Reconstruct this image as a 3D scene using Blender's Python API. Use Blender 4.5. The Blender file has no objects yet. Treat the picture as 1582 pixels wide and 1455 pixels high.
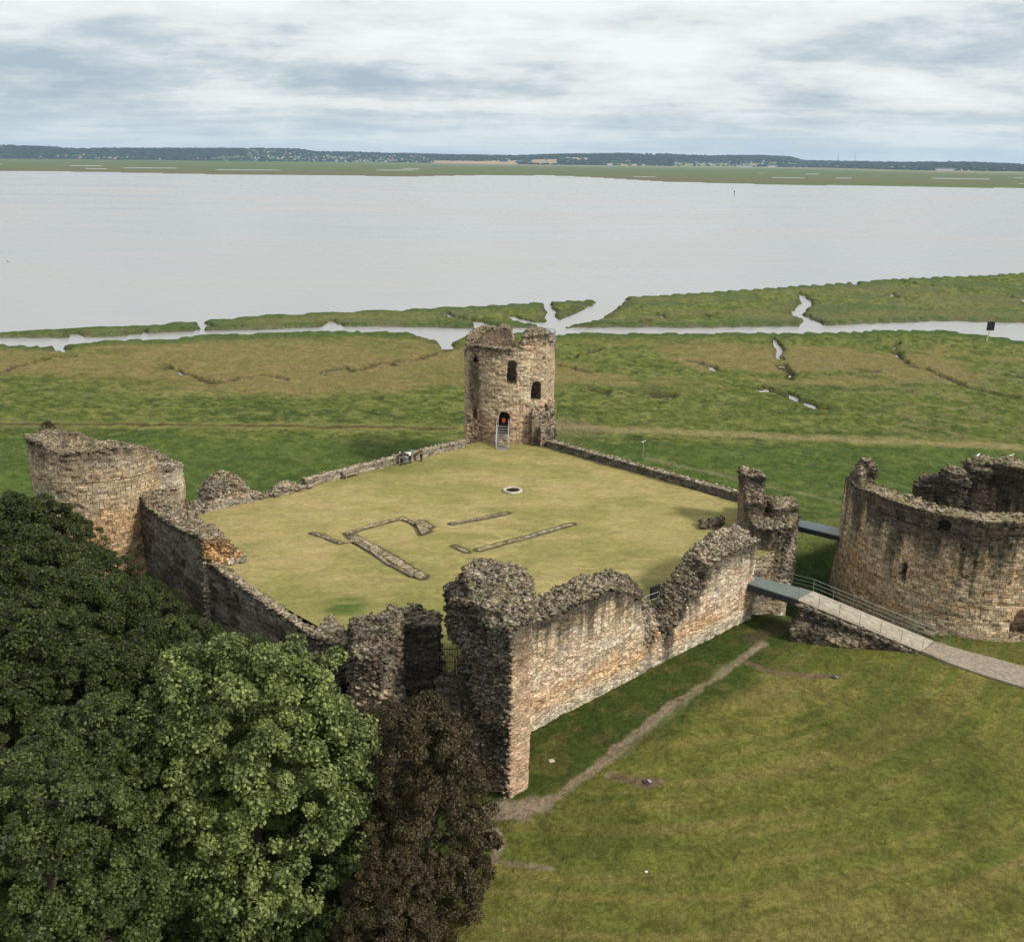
import bpy, bmesh, math, random
import numpy as np
from mathutils import Vector, Matrix
R = math.radians
random.seed(7); rng = np.random.default_rng(11)
scene = bpy.context.scene
# ------------------------------------------------------------------ camera
F, CX, CY, PITCH, ROLL, H = 1480.0, 791.0, 727.5, R(18.0), R(0.65), 35.0
cam_data = bpy.data.cameras.new("camera"); cam = bpy.data.objects.new("camera", cam_data)
scene.collection.objects.link(cam); scene.camera = cam
cam_data.sensor_fit = 'HORIZONTAL'; cam_data.sensor_width = 36.0
cam_data.lens = F / 1582.0 * 36.0
cam_data.clip_start = 0.5; cam_data.clip_end = 60000
cam.matrix_world = Matrix.Translation((0, 0, H)) @ Matrix.Rotation(R(90) - PITCH, 4, 'X') @ Matrix.Rotation(ROLL, 4, 'Z')
# ------------------------------------------------------------------ light
SUN_AZ_VEC = Vector((0.88, -0.48)); SUN_EL = R(40)
sd = bpy.data.lights.new("sun", 'SUN'); sd.energy = 3.7; sd.angle = R(8); sd.color = (1.0, 0.94, 0.84)
sun = bpy.data.objects.new("sun", sd); scene.collection.objects.link(sun)
a = SUN_AZ_VEC.normalized() * math.cos(SUN_EL)
sun.rotation_euler = Vector((a.x, a.y, math.sin(SUN_EL))).to_track_quat('Z', 'Y').to_euler()
world = bpy.data.worlds.new("World"); scene.world = world; world.use_nodes = True
wt = world.node_tree; wn = wt.nodes; wl = wt.links; wn.clear()
def wnode(t, **k):
    n = wn.new(t)
    for a_, b_ in k.items(): setattr(n, a_, b_)
    return n
def wmath(op, a_, b_=None):
    n = wnode('ShaderNodeMath', operation=op)
    for i, v in enumerate((a_, b_)):
        if v is None: continue
        if isinstance(v, (int, float)): n.inputs[i].default_value = v
        else: wl.new(v, n.inputs[i])
    return n.outputs[0]
sky = wnode('ShaderNodeTexSky', sky_type='NISHITA', sun_disc=False, sun_elevation=SUN_EL,
            sun_rotation=math.atan2(SUN_AZ_VEC.x, SUN_AZ_VEC.y), altitude=30, air_density=1.0, dust_density=1.5)
tc = wnode('ShaderNodeTexCoord'); sp = wnode('ShaderNodeSeparateXYZ'); wl.new(tc.outputs['Generated'], sp.inputs[0])
zc = wmath('MAXIMUM', sp.outputs[2], 0.0)
den = wmath('ADD', zc, 0.085)
cb = wnode('ShaderNodeCombineXYZ')
wl.new(wmath('DIVIDE', sp.outputs[0], den), cb.inputs[0]); wl.new(wmath('DIVIDE', sp.outputs[1], den), cb.inputs[1])
mp = wnode('ShaderNodeMapping'); mp.inputs['Scale'].default_value = (0.50, 0.85, 1); mp.inputs['Location'].default_value = (3.1, 1.7, 0)
mp.inputs['Rotation'].default_value = (0, 0, R(4))
wl.new(cb.outputs[0], mp.inputs[0])
n1 = wnode('ShaderNodeTexNoise'); n1.inputs['Scale'].default_value = 1.15; n1.inputs['Detail'].default_value = 9; n1.inputs['Roughness'].default_value = 0.62; n1.inputs['Distortion'].default_value = 0.2
wl.new(mp.outputs[0], n1.inputs['Vector'])
rp = wnode('ShaderNodeValToRGB'); e = rp.color_ramp.elements
e[0].position = 0.39; e[0].color = (4.1, 5.0, 5.8, 1)
e[1].position = 0.60; e[1].color = (9.0, 9.2, 9.2, 1)
m_ = rp.color_ramp.elements.new(0.45); m_.color = (5.5, 6.2, 6.6, 1)
m_ = rp.color_ramp.elements.new(0.51); m_.color = (7.6, 8.0, 8.0, 1)
n2 = wnode('ShaderNodeTexNoise'); n2.inputs['Scale'].default_value = 0.42; n2.inputs['Detail'].default_value = 3; wl.new(mp.outputs[0], n2.inputs['Vector'])
# a second layer of puffs drawn in plain direction space gives the clouds height
mp3 = wnode('ShaderNodeMapping'); mp3.inputs['Scale'].default_value = (9.0, 9.0, 34.0); wl.new(tc.outputs['Generated'], mp3.inputs[0])
n3 = wnode('ShaderNodeTexNoise'); n3.inputs['Scale'].default_value = 0.7; n3.inputs['Detail'].default_value = 8; n3.inputs['Roughness'].default_value = 0.6; wl.new(mp3.outputs[0], n3.inputs['Vector'])
cf_ = wmath('ADD', wmath('MULTIPLY', n1.outputs['Fac'], 0.36), wmath('ADD', wmath('MULTIPLY', n2.outputs['Fac'], 0.25), wmath('MULTIPLY', n3.outputs['Fac'], 0.52)))
zt_ = wmath('MULTIPLY', wmath('SUBTRACT', wmath('MINIMUM', zc, 0.2), 0.085), 0.8)
cfz = wmath('ADD', wmath('SUBTRACT', cf_, 0.062), zt_); wl.new(cfz, rp.inputs[0])
mx = wnode('ShaderNodeMix', data_type='RGBA'); mx.inputs[0].default_value = 0.93
wl.new(sky.outputs[0], mx.inputs[6]); wl.new(rp.outputs[0], mx.inputs[7])
# clear strip of pale blue air close to the horizon
hz = wnode('ShaderNodeMapRange'); hz.inputs[1].default_value = 0.0; hz.inputs[2].default_value = 0.05; hz.inputs[3].default_value = 0.75; hz.inputs[4].default_value = 0.0
wl.new(sp.outputs[2], hz.inputs[0])
mx2 = wnode('ShaderNodeMix', data_type='RGBA'); wl.new(hz.outputs[0], mx2.inputs[0]); wl.new(mx.outputs[2], mx2.inputs[6]); mx2.inputs[7].default_value = (6.9, 7.9, 8.3, 1)
bg = wnode('ShaderNodeBackground'); bg.inputs[1].default_value = 0.10; wl.new(mx2.outputs[2], bg.inputs[0])
wo = wnode('ShaderNodeOutputWorld'); wl.new(bg.outputs[0], wo.inputs[0])
scene.view_settings.view_transform = 'Standard'; scene.view_settings.look = 'None'
scene.view_settings.exposure = 0.12; scene.view_settings.gamma = 1
scene.render.engine = 'CYCLES'
scene.cycles.max_bounces = 6; scene.cycles.diffuse_bounces = 3; scene.cycles.glossy_bounces = 3
scene.cycles.transmission_bounces = 3; scene.cycles.volume_bounces = 0; scene.cycles.transparent_max_bounces = 8

# ------------------------------------------------------------------ helpers: surveying (bearing + height -> place on the site)
def ray(px, py):
    x = (px - CX) / F; y = -(py - CY) / F
    c, s = math.cos(ROLL), math.sin(ROLL); x, y = c * x - s * y, s * x + c * y
    cp, sp_ = math.cos(PITCH), math.sin(PITCH)
    return (x, cp + y * sp_, -sp_ + y * cp)
def P(px, py, z=0.0):
    r = ray(px, py); t = (z - H) / r[2]; return (r[0] * t, r[1] * t, z)
def P2(px, py, z=0.0): return P(px, py, z)[:2]
def D(px, py, Y):
    r = ray(px, py); t = Y / r[1]; return (r[0] * t, Y, H + r[2] * t)
def W(px, py, A, u):
    r = ray(px, py); n = (-u[1], u[0]); t = (A[0] * n[0] + A[1] * n[1]) / (r[0] * n[0] + r[1] * n[1])
    x, y = r[0] * t, r[1] * t
    return ((x - A[0]) * u[0] + (y - A[1]) * u[1], H + r[2] * t)
def CYL(px, py, cx, cy, rad):
    r = ray(px, py); A = r[0]**2 + r[1]**2; B = r[0] * cx + r[1] * cy; C = cx * cx + cy * cy - rad * rad
    t = (B - math.sqrt(max(B * B - A * C, 0))) / A; x, y = r[0] * t, r[1] * t
    return math.atan2(y - cy, x - cx), H + r[2] * t
# ------------------------------------------------------------------ helpers: numpy noise
def h3(i, j, k, s=0):
    n = (i.astype(np.int64) * 73856093) ^ (j.astype(np.int64) * 19349663) ^ (k.astype(np.int64) * 83492791) ^ (s * 2654435761)
    n = (n ^ (n >> 13)) * 1274126177; n = n ^ (n >> 16); n = (n * 668265263) & 0xFFFFFFFF; n = n ^ (n >> 15)
    return (n & 0xFFFFFF) / float(0xFFFFFF)
def vn(x, y, z=None, s=0):
    x = np.asarray(x, float); y = np.asarray(y, float); z = np.zeros_like(x) if z is None else np.asarray(z, float)
    i, j, k = np.floor(x), np.floor(y), np.floor(z); f, g, h = x - i, y - j, z - k
    f = f * f * (3 - 2 * f); g = g * g * (3 - 2 * g); h = h * h * (3 - 2 * h); o = 0
    for a_ in (0, 1):
        for b_ in (0, 1):
            for c_ in (0, 1):
                o = o + h3(i + a_, j + b_, k + c_, s) * (f if a_ else 1 - f) * (g if b_ else 1 - g) * (h if c_ else 1 - h)
    return o
def fbm(x, y, z=None, o=4, s=0):
    t = 0; a_ = 0.5; q = 1.0
    z = np.zeros_like(np.asarray(x, float)) if z is None else z
    for k in range(o): t = t + a_ * vn(np.asarray(x) * q + 17.3 * k, np.asarray(y) * q - 9.1 * k, np.asarray(z) * q + 4.7 * k, s + k); a_ *= 0.5; q *= 2.03
    return t / (1 - 0.5**o)
def worley(x, y, z, s=0, flat=False):
    i, j, k = np.floor(x), np.floor(y), np.floor(z); best = np.full(x.shape, 9.0); cid = np.zeros(x.shape)
    for a_ in (-1, 0, 1):
        for b_ in (-1, 0, 1):
            for c_ in ((0,) if flat else (-1, 0, 1)):
                I, J, K = i + a_, j + b_, k + c_
                px = I + 0.15 + 0.7 * h3(I, J, K, s + 1); py = J + 0.15 + 0.7 * h3(I, J, K, s + 2); pz = K + 0.5 if flat else K + 0.15 + 0.7 * h3(I, J, K, s + 3)
                d = (x - px)**2 + (y - py)**2 + (0 if flat else (z - pz)**2); m = d < best
                best = np.where(m, d, best); cid = np.where(m, h3(I, J, K, s + 5), cid)
    return np.sqrt(best), cid
def ss(a_, b_, x): t = np.clip((x - a_) / (b_ - a_), 0, 1); return t * t * (3 - 2 * t)
# ------------------------------------------------------------------ helpers: objects
COL = scene.collection
def tag(o, label=None, cat=None, group=None, kind=None):
    if label: o['label'] = label
    if cat: o['category'] = cat
    if group: o['group'] = group
    if kind or label: o['kind'] = kind or 'thing'
    return o
def empty(name, loc, label, cat, group=None, rz=0):
    o = bpy.data.objects.new(name, None); COL.objects.link(o); o.location = loc; o.rotation_euler = (0, 0, rz)
    o.empty_display_size = 0.3; return tag(o, label, cat, group)
def np_mesh(name, V, Fq, mats, attrs=None, smooth=False, midx=None):
    V = np.asarray(V, np.float32); me = bpy.data.meshes.new(name)
    if isinstance(Fq, np.ndarray):
        n, k = Fq.shape; me.vertices.add(len(V)); me.vertices.foreach_set('co', V.ravel())
        me.loops.add(n * k); me.loops.foreach_set('vertex_index', Fq.ravel().astype(np.int32))
        me.polygons.add(n); me.polygons.foreach_set('loop_start', np.arange(0, n * k, k, dtype=np.int32))
        me.polygons.foreach_set('loop_total', np.full(n, k, np.int32)); me.update(calc_edges=True)
    else:
        me.from_pydata([tuple(map(float, v)) for v in V], [], Fq); me.update()
    for m in (mats if isinstance(mats, (list, tuple)) else [mats]): me.materials.append(m)
    if midx is not None: me.polygons.foreach_set('material_index', np.asarray(midx, np.int32))
    if smooth: me.polygons.foreach_set('use_smooth', np.ones(len(me.polygons), bool))
    for nm, (tp, arr) in (attrs or {}).items():
        at = me.attributes.new(nm, tp, 'POINT')
        key = {'FLOAT': 'value', 'FLOAT_VECTOR': 'vector', 'FLOAT_COLOR': 'color'}[tp]
        at.data.foreach_set(key, np.asarray(arr, np.float32).ravel())
    return me
def link(name, me, parent=None, loc=None):
    o = bpy.data.objects.new(name, me); COL.objects.link(o)
    if parent: o.parent = parent
    if loc: o.location = loc
    return o
class MB:
    """collects simple solids into one mesh"""
    def __init__(s): s.v = []; s.f = []
    def add(s, V, Fs):
        b = len(s.v); s.v += [tuple(p) for p in V]; s.f += [tuple(i + b for i in f) for f in Fs]; return s
    def box(s, c, d, rz=0, rx=0, ry=0, taper=1.0):
        M = Matrix.Rotation(rz, 3, 'Z') @ Matrix.Rotation(ry, 3, 'Y') @ Matrix.Rotation(rx, 3, 'X')
        V = []
        for z in (-1, 1):
            for x, y in ((-1, -1), (1, -1), (1, 1), (-1, 1)):
                k = taper if z > 0 else 1; V.append(Vector(c) + M @ Vector((x * d[0] / 2 * k, y * d[1] / 2 * k, z * d[2] / 2)))
        return s.add(V, [(3, 2, 1, 0), (4, 5, 6, 7), (0, 1, 5, 4), (1, 2, 6, 5), (2, 3, 7, 6), (3, 0, 4, 7)])
    def tube(s, a_, b_, r1, r2=None, n=8):
        r2 = r1 if r2 is None else r2; a_, b_ = Vector(a_), Vector(b_); d = (b_ - a_).normalized()
        x = d.orthogonal().normalized(); y = d.cross(x); V = []
        for p, r in ((a_, r1), (b_, r2)):
            for i in range(n): t = 2 * math.pi * i / n; V.append(p + x * math.cos(t) * r + y * math.sin(t) * r)
        return s.add(V, [(i, (i + 1) % n, n + (i + 1) % n, n + i) for i in range(n)] + [tuple(range(n - 1, -1, -1)), tuple(range(n, 2 * n))])
    def beam(s, a_, b_, w, h):
        a_, b_ = Vector(a_), Vector(b_); d = (b_ - a_).normalized(); x = d.cross(Vector((0, 0, 1))).normalized(); y = x.cross(d)
        V = [p + x * sx * w / 2 + y * sy * h / 2 for p in (a_, b_) for sx, sy in ((-1, -1), (1, -1), (1, 1), (-1, 1))]
        return s.add(V, [(3, 2, 1, 0), (4, 5, 6, 7), (0, 1, 5, 4), (1, 2, 6, 5), (2, 3, 7, 6), (3, 0, 4, 7)])
    def ball(s, c, r, nu=10, nv=6, sc=(1, 1, 1)):
        V = [(c[0], c[1], c[2] - r * sc[2])]
        for j in range(1, nv):
            ph = -math.pi / 2 + math.pi * j / nv
            for i in range(nu): t = 2 * math.pi * i / nu; V.append((c[0] + r * sc[0] * math.cos(ph) * math.cos(t), c[1] + r * sc[1] * math.cos(ph) * math.sin(t), c[2] + r * sc[2] * math.sin(ph)))
        V.append((c[0], c[1], c[2] + r * sc[2])); T = len(V) - 1; Fs = []
        for i in range(nu):
            Fs.append((0, 1 + (i + 1) % nu, 1 + i)); q = 1 + (nv - 2) * nu; Fs.append((T, q + i, q + (i + 1) % nu))
            for j in range(nv - 2): p = 1 + j * nu; Fs.append((p + i, p + (i + 1) % nu, p + nu + (i + 1) % nu, p + nu + i))
        return s.add(V, Fs)
    def prism(s, poly, zb, zt):
        n = len(poly); zt = zt if hasattr(zt, '__len__') else [zt] * n
        V = [(x, y, zb) for x, y in poly] + [(x, y, t) for (x, y), t in zip(poly, zt)]
        return s.add(V, [(i, (i + 1) % n, n + (i + 1) % n, n + i) for i in range(n)] + [tuple(range(n - 1, -1, -1)), tuple(range(n, 2 * n))])
    def build(s, name, mat, parent=None, smooth=False):
        me = bpy.data.meshes.new(name); me.from_pydata([tuple(p) for p in s.v], [], s.f); me.materials.append(mat); me.update()
        if smooth: me.polygons.foreach_set('use_smooth', np.ones(len(me.polygons), bool))
        return link(name, me, parent)
# ------------------------------------------------------------------ materials
def new_mat(name):
    m = bpy.data.materials.new(name); m.use_nodes = True; nt = m.node_tree; nt.nodes.clear()
    out = nt.nodes.new('ShaderNodeOutputMaterial'); b = nt.nodes.new('ShaderNodeBsdfPrincipled'); nt.links.new(b.outputs[0], out.inputs[0])
    b.inputs['Specular IOR Level'].default_value = 0.25
    return m, nt, b
class NT:
    def __init__(s, nt): s.nt = nt
    def n(s, t, **k):
        x = s.nt.nodes.new(t)
        for a_, b_ in k.items(): setattr(x, a_, b_)
        return x
    def put(s, sock, v):
        if isinstance(v, bpy.types.NodeSocket): s.nt.links.new(v, sock)
        elif v is not None: sock.default_value = v
    def math(s, op, a_, b_=None, clamp=False):
        x = s.n('ShaderNodeMath', operation=op, use_clamp=clamp); s.put(x.inputs[0], a_); s.put(x.inputs[1], b_); return x.outputs[0]
    def mix(s, f, a_, b_, mode='MIX'):
        x = s.n('ShaderNodeMix', data_type='RGBA', blend_type=mode); s.put(x.inputs[0], f); s.put(x.inputs[6], a_); s.put(x.inputs[7], b_); return x.outputs[2]
    def noise(s, vec, sc, det=4, ro=0.55, dist=0):
        x = s.n('ShaderNodeTexNoise'); s.put(x.inputs['Vector'], vec); x.inputs['Scale'].default_value = sc; x.inputs['Detail'].default_value = det
        x.inputs['Roughness'].default_value = ro; x.inputs['Distortion'].default_value = dist; return x
    def rng(s, v, a_, b_, c_, d_):
        x = s.n('ShaderNodeMapRange'); s.put(x.inputs[0], v)
        for i, q in enumerate((a_, b_, c_, d_)): x.inputs[i + 1].default_value = q
        return x.outputs[0]
    def gray(s, v):
        x = s.n('ShaderNodeCombineColor'); [s.put(x.inputs[i], v) for i in range(3)]; return x.outputs[0]
    def n2(s, v, a_, b_): return s.math('MAXIMUM', s.math('ADD', s.math('MULTIPLY', v, b_), a_), 0.2)
    def attr(s, name): return s.n('ShaderNodeAttribute', attribute_name=name)
    def map(s, vec, sc): x = s.n('ShaderNodeMapping'); s.put(x.inputs[0], vec); x.inputs['Scale'].default_value = sc; return x.outputs[0]
    def bump(s, h, dist, st=1.0, nrm=None):
        x = s.n('ShaderNodeBump'); s.put(x.inputs['Height'], h); x.inputs['Distance'].default_value = dist; x.inputs['Strength'].default_value = st
        if nrm: s.put(x.inputs['Normal'], nrm)
        return x.outputs[0]
def plain(name, col, rough=0.7, metal=0.0, var=0.15, sc=6.0, spec=0.3):
    m, nt, b = new_mat(name); q = NT(nt); g = q.n('ShaderNodeTexCoord').outputs['Object']
    nz = q.noise(g, sc, 5).outputs['Fac']
    c = q.mix(1.0, (*col, 1), q.gray(q.rng(nz, 0.3, 0.7, 1 - var, 1 + var)), 'MULTIPLY')
    q.put(b.inputs['Base Color'], c); b.inputs['Roughness'].default_value = rough; b.inputs['Metallic'].default_value = metal
    b.inputs['Specular IOR Level'].default_value = spec; return m
def stone_mat(name, ashlar=False, contrast=1.0):
    m, nt, b = new_mat(name); q = NT(nt)
    uv = q.attr('uvm').outputs['Vector']; tint = q.attr('tint').outputs['Color']; rub = q.attr('rub').outputs['Fac']
    pos = q.n('ShaderNodeNewGeometry').outputs['Position']
    wob = q.noise(uv, 0.9, 3).outputs['Color']
    wv = q.n('ShaderNodeVectorMath', operation='MULTIPLY_ADD'); q.put(wv.inputs[0], wob); wv.inputs[1].default_value = (0.7, 0.5, 0) if not ashlar else (0.25, 0.16, 0); q.put(wv.inputs[2], uv)
    v = wv.outputs[0]
    if ashlar:
        sx = q.n('ShaderNodeSeparateXYZ'); q.put(sx.inputs[0], v)
        n1d = q.n('ShaderNodeTexNoise', noise_dimensions='1D'); q.put(n1d.inputs['W'], sx.outputs[1]); n1d.inputs['Scale'].default_value = 0.37; n1d.inputs['Detail'].default_value = 2
        vv = q.math('ADD', sx.outputs[1], q.math('MULTIPLY', n1d.outputs['Fac'], 2.2)); row = q.math('FLOOR', vv)
        cc = q.n('ShaderNodeCombineXYZ'); q.put(cc.inputs[0], q.math('MULTIPLY', sx.outputs[0], 0.55)); q.put(cc.inputs[1], q.math('MULTIPLY', row, 7.31))
        uu_ = q.math('ADD', sx.outputs[0], q.math('MULTIPLY', q.noise(cc.outputs[0], 1.0, 1).outputs['Fac'], 2.6))
        c2 = q.n('ShaderNodeCombineXYZ'); q.put(c2.inputs[0], uu_); q.put(c2.inputs[1], vv); v = c2.outputs[0]
        br = q.n('ShaderNodeTexBrick'); q.put(br.inputs['Vector'], v); br.inputs['Scale'].default_value = 1.0
        br.inputs['Brick Width'].default_value = 1.0; br.inputs['Row Height'].default_value = 1.0; br.inputs['Mortar Size'].default_value = 0.07; br.inputs['Mortar Smooth'].default_value = 0.6
        br.inputs['Color1'].default_value = (0, 0, 0, 1); br.inputs['Color2'].default_value = (1, 1, 1, 1); br.inputs['Bias'].default_value = 0.0; br.offset = 0.43; br.offset_frequency = 2
        cell = q.n('ShaderNodeSeparateColor'); q.put(cell.inputs[0], br.outputs['Color']); cellv = cell.outputs[0]
        edge = q.math('SUBTRACT', 1.0, br.outputs['Fac'])
    else:
        vo = q.n('ShaderNodeTexVoronoi', voronoi_dimensions='2D'); q.put(vo.inputs['Vector'], v); vo.inputs['Scale'].default_value = 1.0; vo.inputs['Randomness'].default_value = 0.75
        cell = q.n('ShaderNodeSeparateColor'); q.put(cell.inputs[0], vo.outputs['Color']); cellv = cell.outputs[0]
        ve = q.n('ShaderNodeTexVoronoi', voronoi_dimensions='2D', feature='DISTANCE_TO_EDGE'); q.put(ve.inputs['Vector'], v); ve.inputs['Scale'].default_value = 1.0; ve.inputs['Randomness'].default_value = 0.75
        edge = q.rng(ve.outputs['Distance'], 0.0, 0.14, 0, 1)
    p2 = q.map(pos, (1, 1, 2.5)); wob2 = q.noise(p2, 1.5, 3).outputs['Color']
    wv2 = q.n('ShaderNodeVectorMath', operation='MULTIPLY_ADD'); q.put(wv2.inputs[0], wob2); wv2.inputs[1].default_value = (0.5, 0.5, 0.5); q.put(wv2.inputs[2], p2)
    v3 = q.n('ShaderNodeTexVoronoi'); q.put(v3.inputs['Vector'], wv2.outputs[0]); v3.inputs['Scale'].default_value = 3.0
    v3e = q.n('ShaderNodeTexVoronoi', feature='DISTANCE_TO_EDGE'); q.put(v3e.inputs['Vector'], wv2.outputs[0]); v3e.inputs['Scale'].default_value = 3.0
    c3 = q.n('ShaderNodeSeparateColor'); q.put(c3.inputs[0], v3.outputs['Color'])
    def mf(f, a_, b_): x = q.n('ShaderNodeMix', data_type='FLOAT'); q.put(x.inputs[0], f); q.put(x.inputs[2], a_); q.put(x.inputs[3], b_); return x.outputs[0]
    cv = mf(rub, cellv, q.rng(c3.outputs[0], 0, 1, -.1, 1.15)); ed = mf(rub, edge, q.rng(v3e.outputs['Distance'], 0.0, 0.13, 0, 1))
    fine = q.noise(pos, 7.0, 6, 0.65).outputs['Fac']; mid = q.noise(pos, 0.8, 4, 0.6).outputs['Fac']
    k = q.math('MULTIPLY', q.n2(cv, 1 - 0.42 * contrast, 0.82 * contrast), q.rng(fine, 0.3, 0.7, 0.72, 1.28))
    k = q.math('MULTIPLY', k, q.rng(mid, 0.3, 0.7, 0.85, 1.15))
    k = q.math('MULTIPLY', k, q.math('ADD', q.math('MULTIPLY', q.math('SUBTRACT', 1.0, ed), q.rng(mid, .35, .65, -0.62, -0.15)), 1.0))
    c = q.mix(1.0, tint, q.gray(q.math('MINIMUM', k, 1.7)), 'MULTIPLY')
    # odd stones of another colour
    odd = q.rng(cell.outputs[1] if not ashlar else cellv, 0.86, 0.9, 0, 0.30)
    c = q.mix(odd, c, (0.30, 0.19, 0.12, 1)) if not ashlar else c
    lich = q.rng(q.noise(pos, 2.3, 5, 0.7).outputs['Fac'], 0.60, 0.72, 0, 0.42)
    c = q.mix(lich, c, (0.42, 0.38, 0.30, 1))
    q.put(b.inputs['Base Color'], c); b.inputs['Roughness'].default_value = 0.95; b.inputs['Specular IOR Level'].default_value = 0.1
    hgt = q.math('ADD', q.math('MULTIPLY', ed, 0.6), q.math('ADD', q.math('MULTIPLY', cv, 0.5), q.math('MULTIPLY', fine, 0.5)))
    q.put(b.inputs['Normal'], q.bump(hgt, 0.09, 1.0)); return m
STONE = stone_mat('rubble stone'); ASHLAR = stone_mat('coursed stone', True, 0.8)
def grass_mat(name, fine_sc, amp=0.45, bump=0.15, stretch=(1, 1, 1)):
    m, nt, b = new_mat(name); q = NT(nt); pos = q.n('ShaderNodeNewGeometry').outputs['Position']; col = q.attr('col').outputs['Color']
    p = q.map(pos, stretch)
    f = q.noise(p, fine_sc, 6, 0.72, 0.4).outputs['Fac']; f2 = q.noise(p, fine_sc * 0.22, 5, 0.65, 0.8).outputs['Fac']
    k = q.math('MULTIPLY', q.rng(f, 0.28, 0.72, 1 - amp, 1 + amp), q.rng(f2, 0.28, 0.72, 1 - amp * 0.7, 1 + amp * 0.7))
    c = q.mix(1.0, col, q.gray(k), 'MULTIPLY')
    dry = q.rng(q.noise(p, fine_sc * 0.5, 4, 0.7).outputs['Fac'], 0.55, 0.75, 0, 0.35)
    c = q.mix(dry, c, q.mix(1.0, col, (1.45, 1.2, 0.8, 1), 'MULTIPLY'))
    q.put(b.inputs['Base Color'], c); b.inputs['Roughness'].default_value = 0.9; b.inputs['Specular IOR Level'].default_value = 0.08
    hgt = q.math('ADD', f, q.math('MULTIPLY', f2, 1.6)); q.put(b.inputs['Normal'], q.bump(hgt, bump, 1.0)); return m
GROUND = grass_mat('meadow grass', 2.6, 0.46, 0.40); WARD = grass_mat('short dry grass', 3.0, 0.30, 0.14, (.6, 1.3, 1))
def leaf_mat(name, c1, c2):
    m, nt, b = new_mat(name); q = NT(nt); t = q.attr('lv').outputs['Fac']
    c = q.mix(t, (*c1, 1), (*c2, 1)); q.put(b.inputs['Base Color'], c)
    b.inputs['Roughness'].default_value = 0.5; b.inputs['Specular IOR Level'].default_value = 0.22
    tr = q.n('ShaderNodeBsdfTranslucent'); q.put(tr.inputs[0], q.mix(1.0, c, (1.2, 1.3, 0.5, 1), 'MULTIPLY'))
    ms = q.n('ShaderNodeMixShader'); ms.inputs[0].default_value = 0.25; nt.links.new(b.outputs[0], ms.inputs[1]); nt.links.new(tr.outputs[0], ms.inputs[2])
    out = [x for x in nt.nodes if x.type == 'OUTPUT_MATERIAL'][0]; nt.links.new(ms.outputs[0], out.inputs[0]); return m
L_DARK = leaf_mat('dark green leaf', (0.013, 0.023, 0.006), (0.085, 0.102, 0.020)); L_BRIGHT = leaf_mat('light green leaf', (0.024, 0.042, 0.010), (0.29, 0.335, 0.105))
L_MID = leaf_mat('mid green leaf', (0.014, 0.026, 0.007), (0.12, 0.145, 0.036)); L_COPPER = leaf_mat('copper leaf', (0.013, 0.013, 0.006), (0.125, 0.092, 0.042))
BARK = plain('bark', (0.07, 0.055, 0.04), 0.95, 0, 0.4, 8)
STEEL = plain('galvanised steel', (0.42, 0.43, 0.43), 0.45, 0.6, 0.1); DARKSTEEL = plain('dark painted steel', (0.035, 0.04, 0.042), 0.5, 0.2)
WHITE = plain('white paint', (0.7, 0.7, 0.68), 0.6, 0, 0.08); BLACK = plain('black paint', (0.012, 0.012, 0.014), 0.6)
RED = plain('orange red panel', (0.75, 0.12, 0.05), 0.6); WOOD = plain('weathered bench wood', (0.26, 0.21, 0.16), 0.85, 0, 0.3, 12)
DECK = plain('green grey bridge deck', (0.12, 0.145, 0.128), 0.75, 0, 0.15, 2.5); CONC = plain('bleached walkway boards', (0.31, 0.27, 0.21), 0.85, 0, 0.3, 2.0)
GRAVEL = plain('brown gravel', (0.25, 0.21, 0.16), 0.95, 0, 0.35, 4); RAIL = plain('grey green railing paint', (0.20, 0.24, 0.21), 0.5, 0.3)
IRON = plain('wrought iron', (0.018, 0.018, 0.018), 0.6, 0.4)
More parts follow.
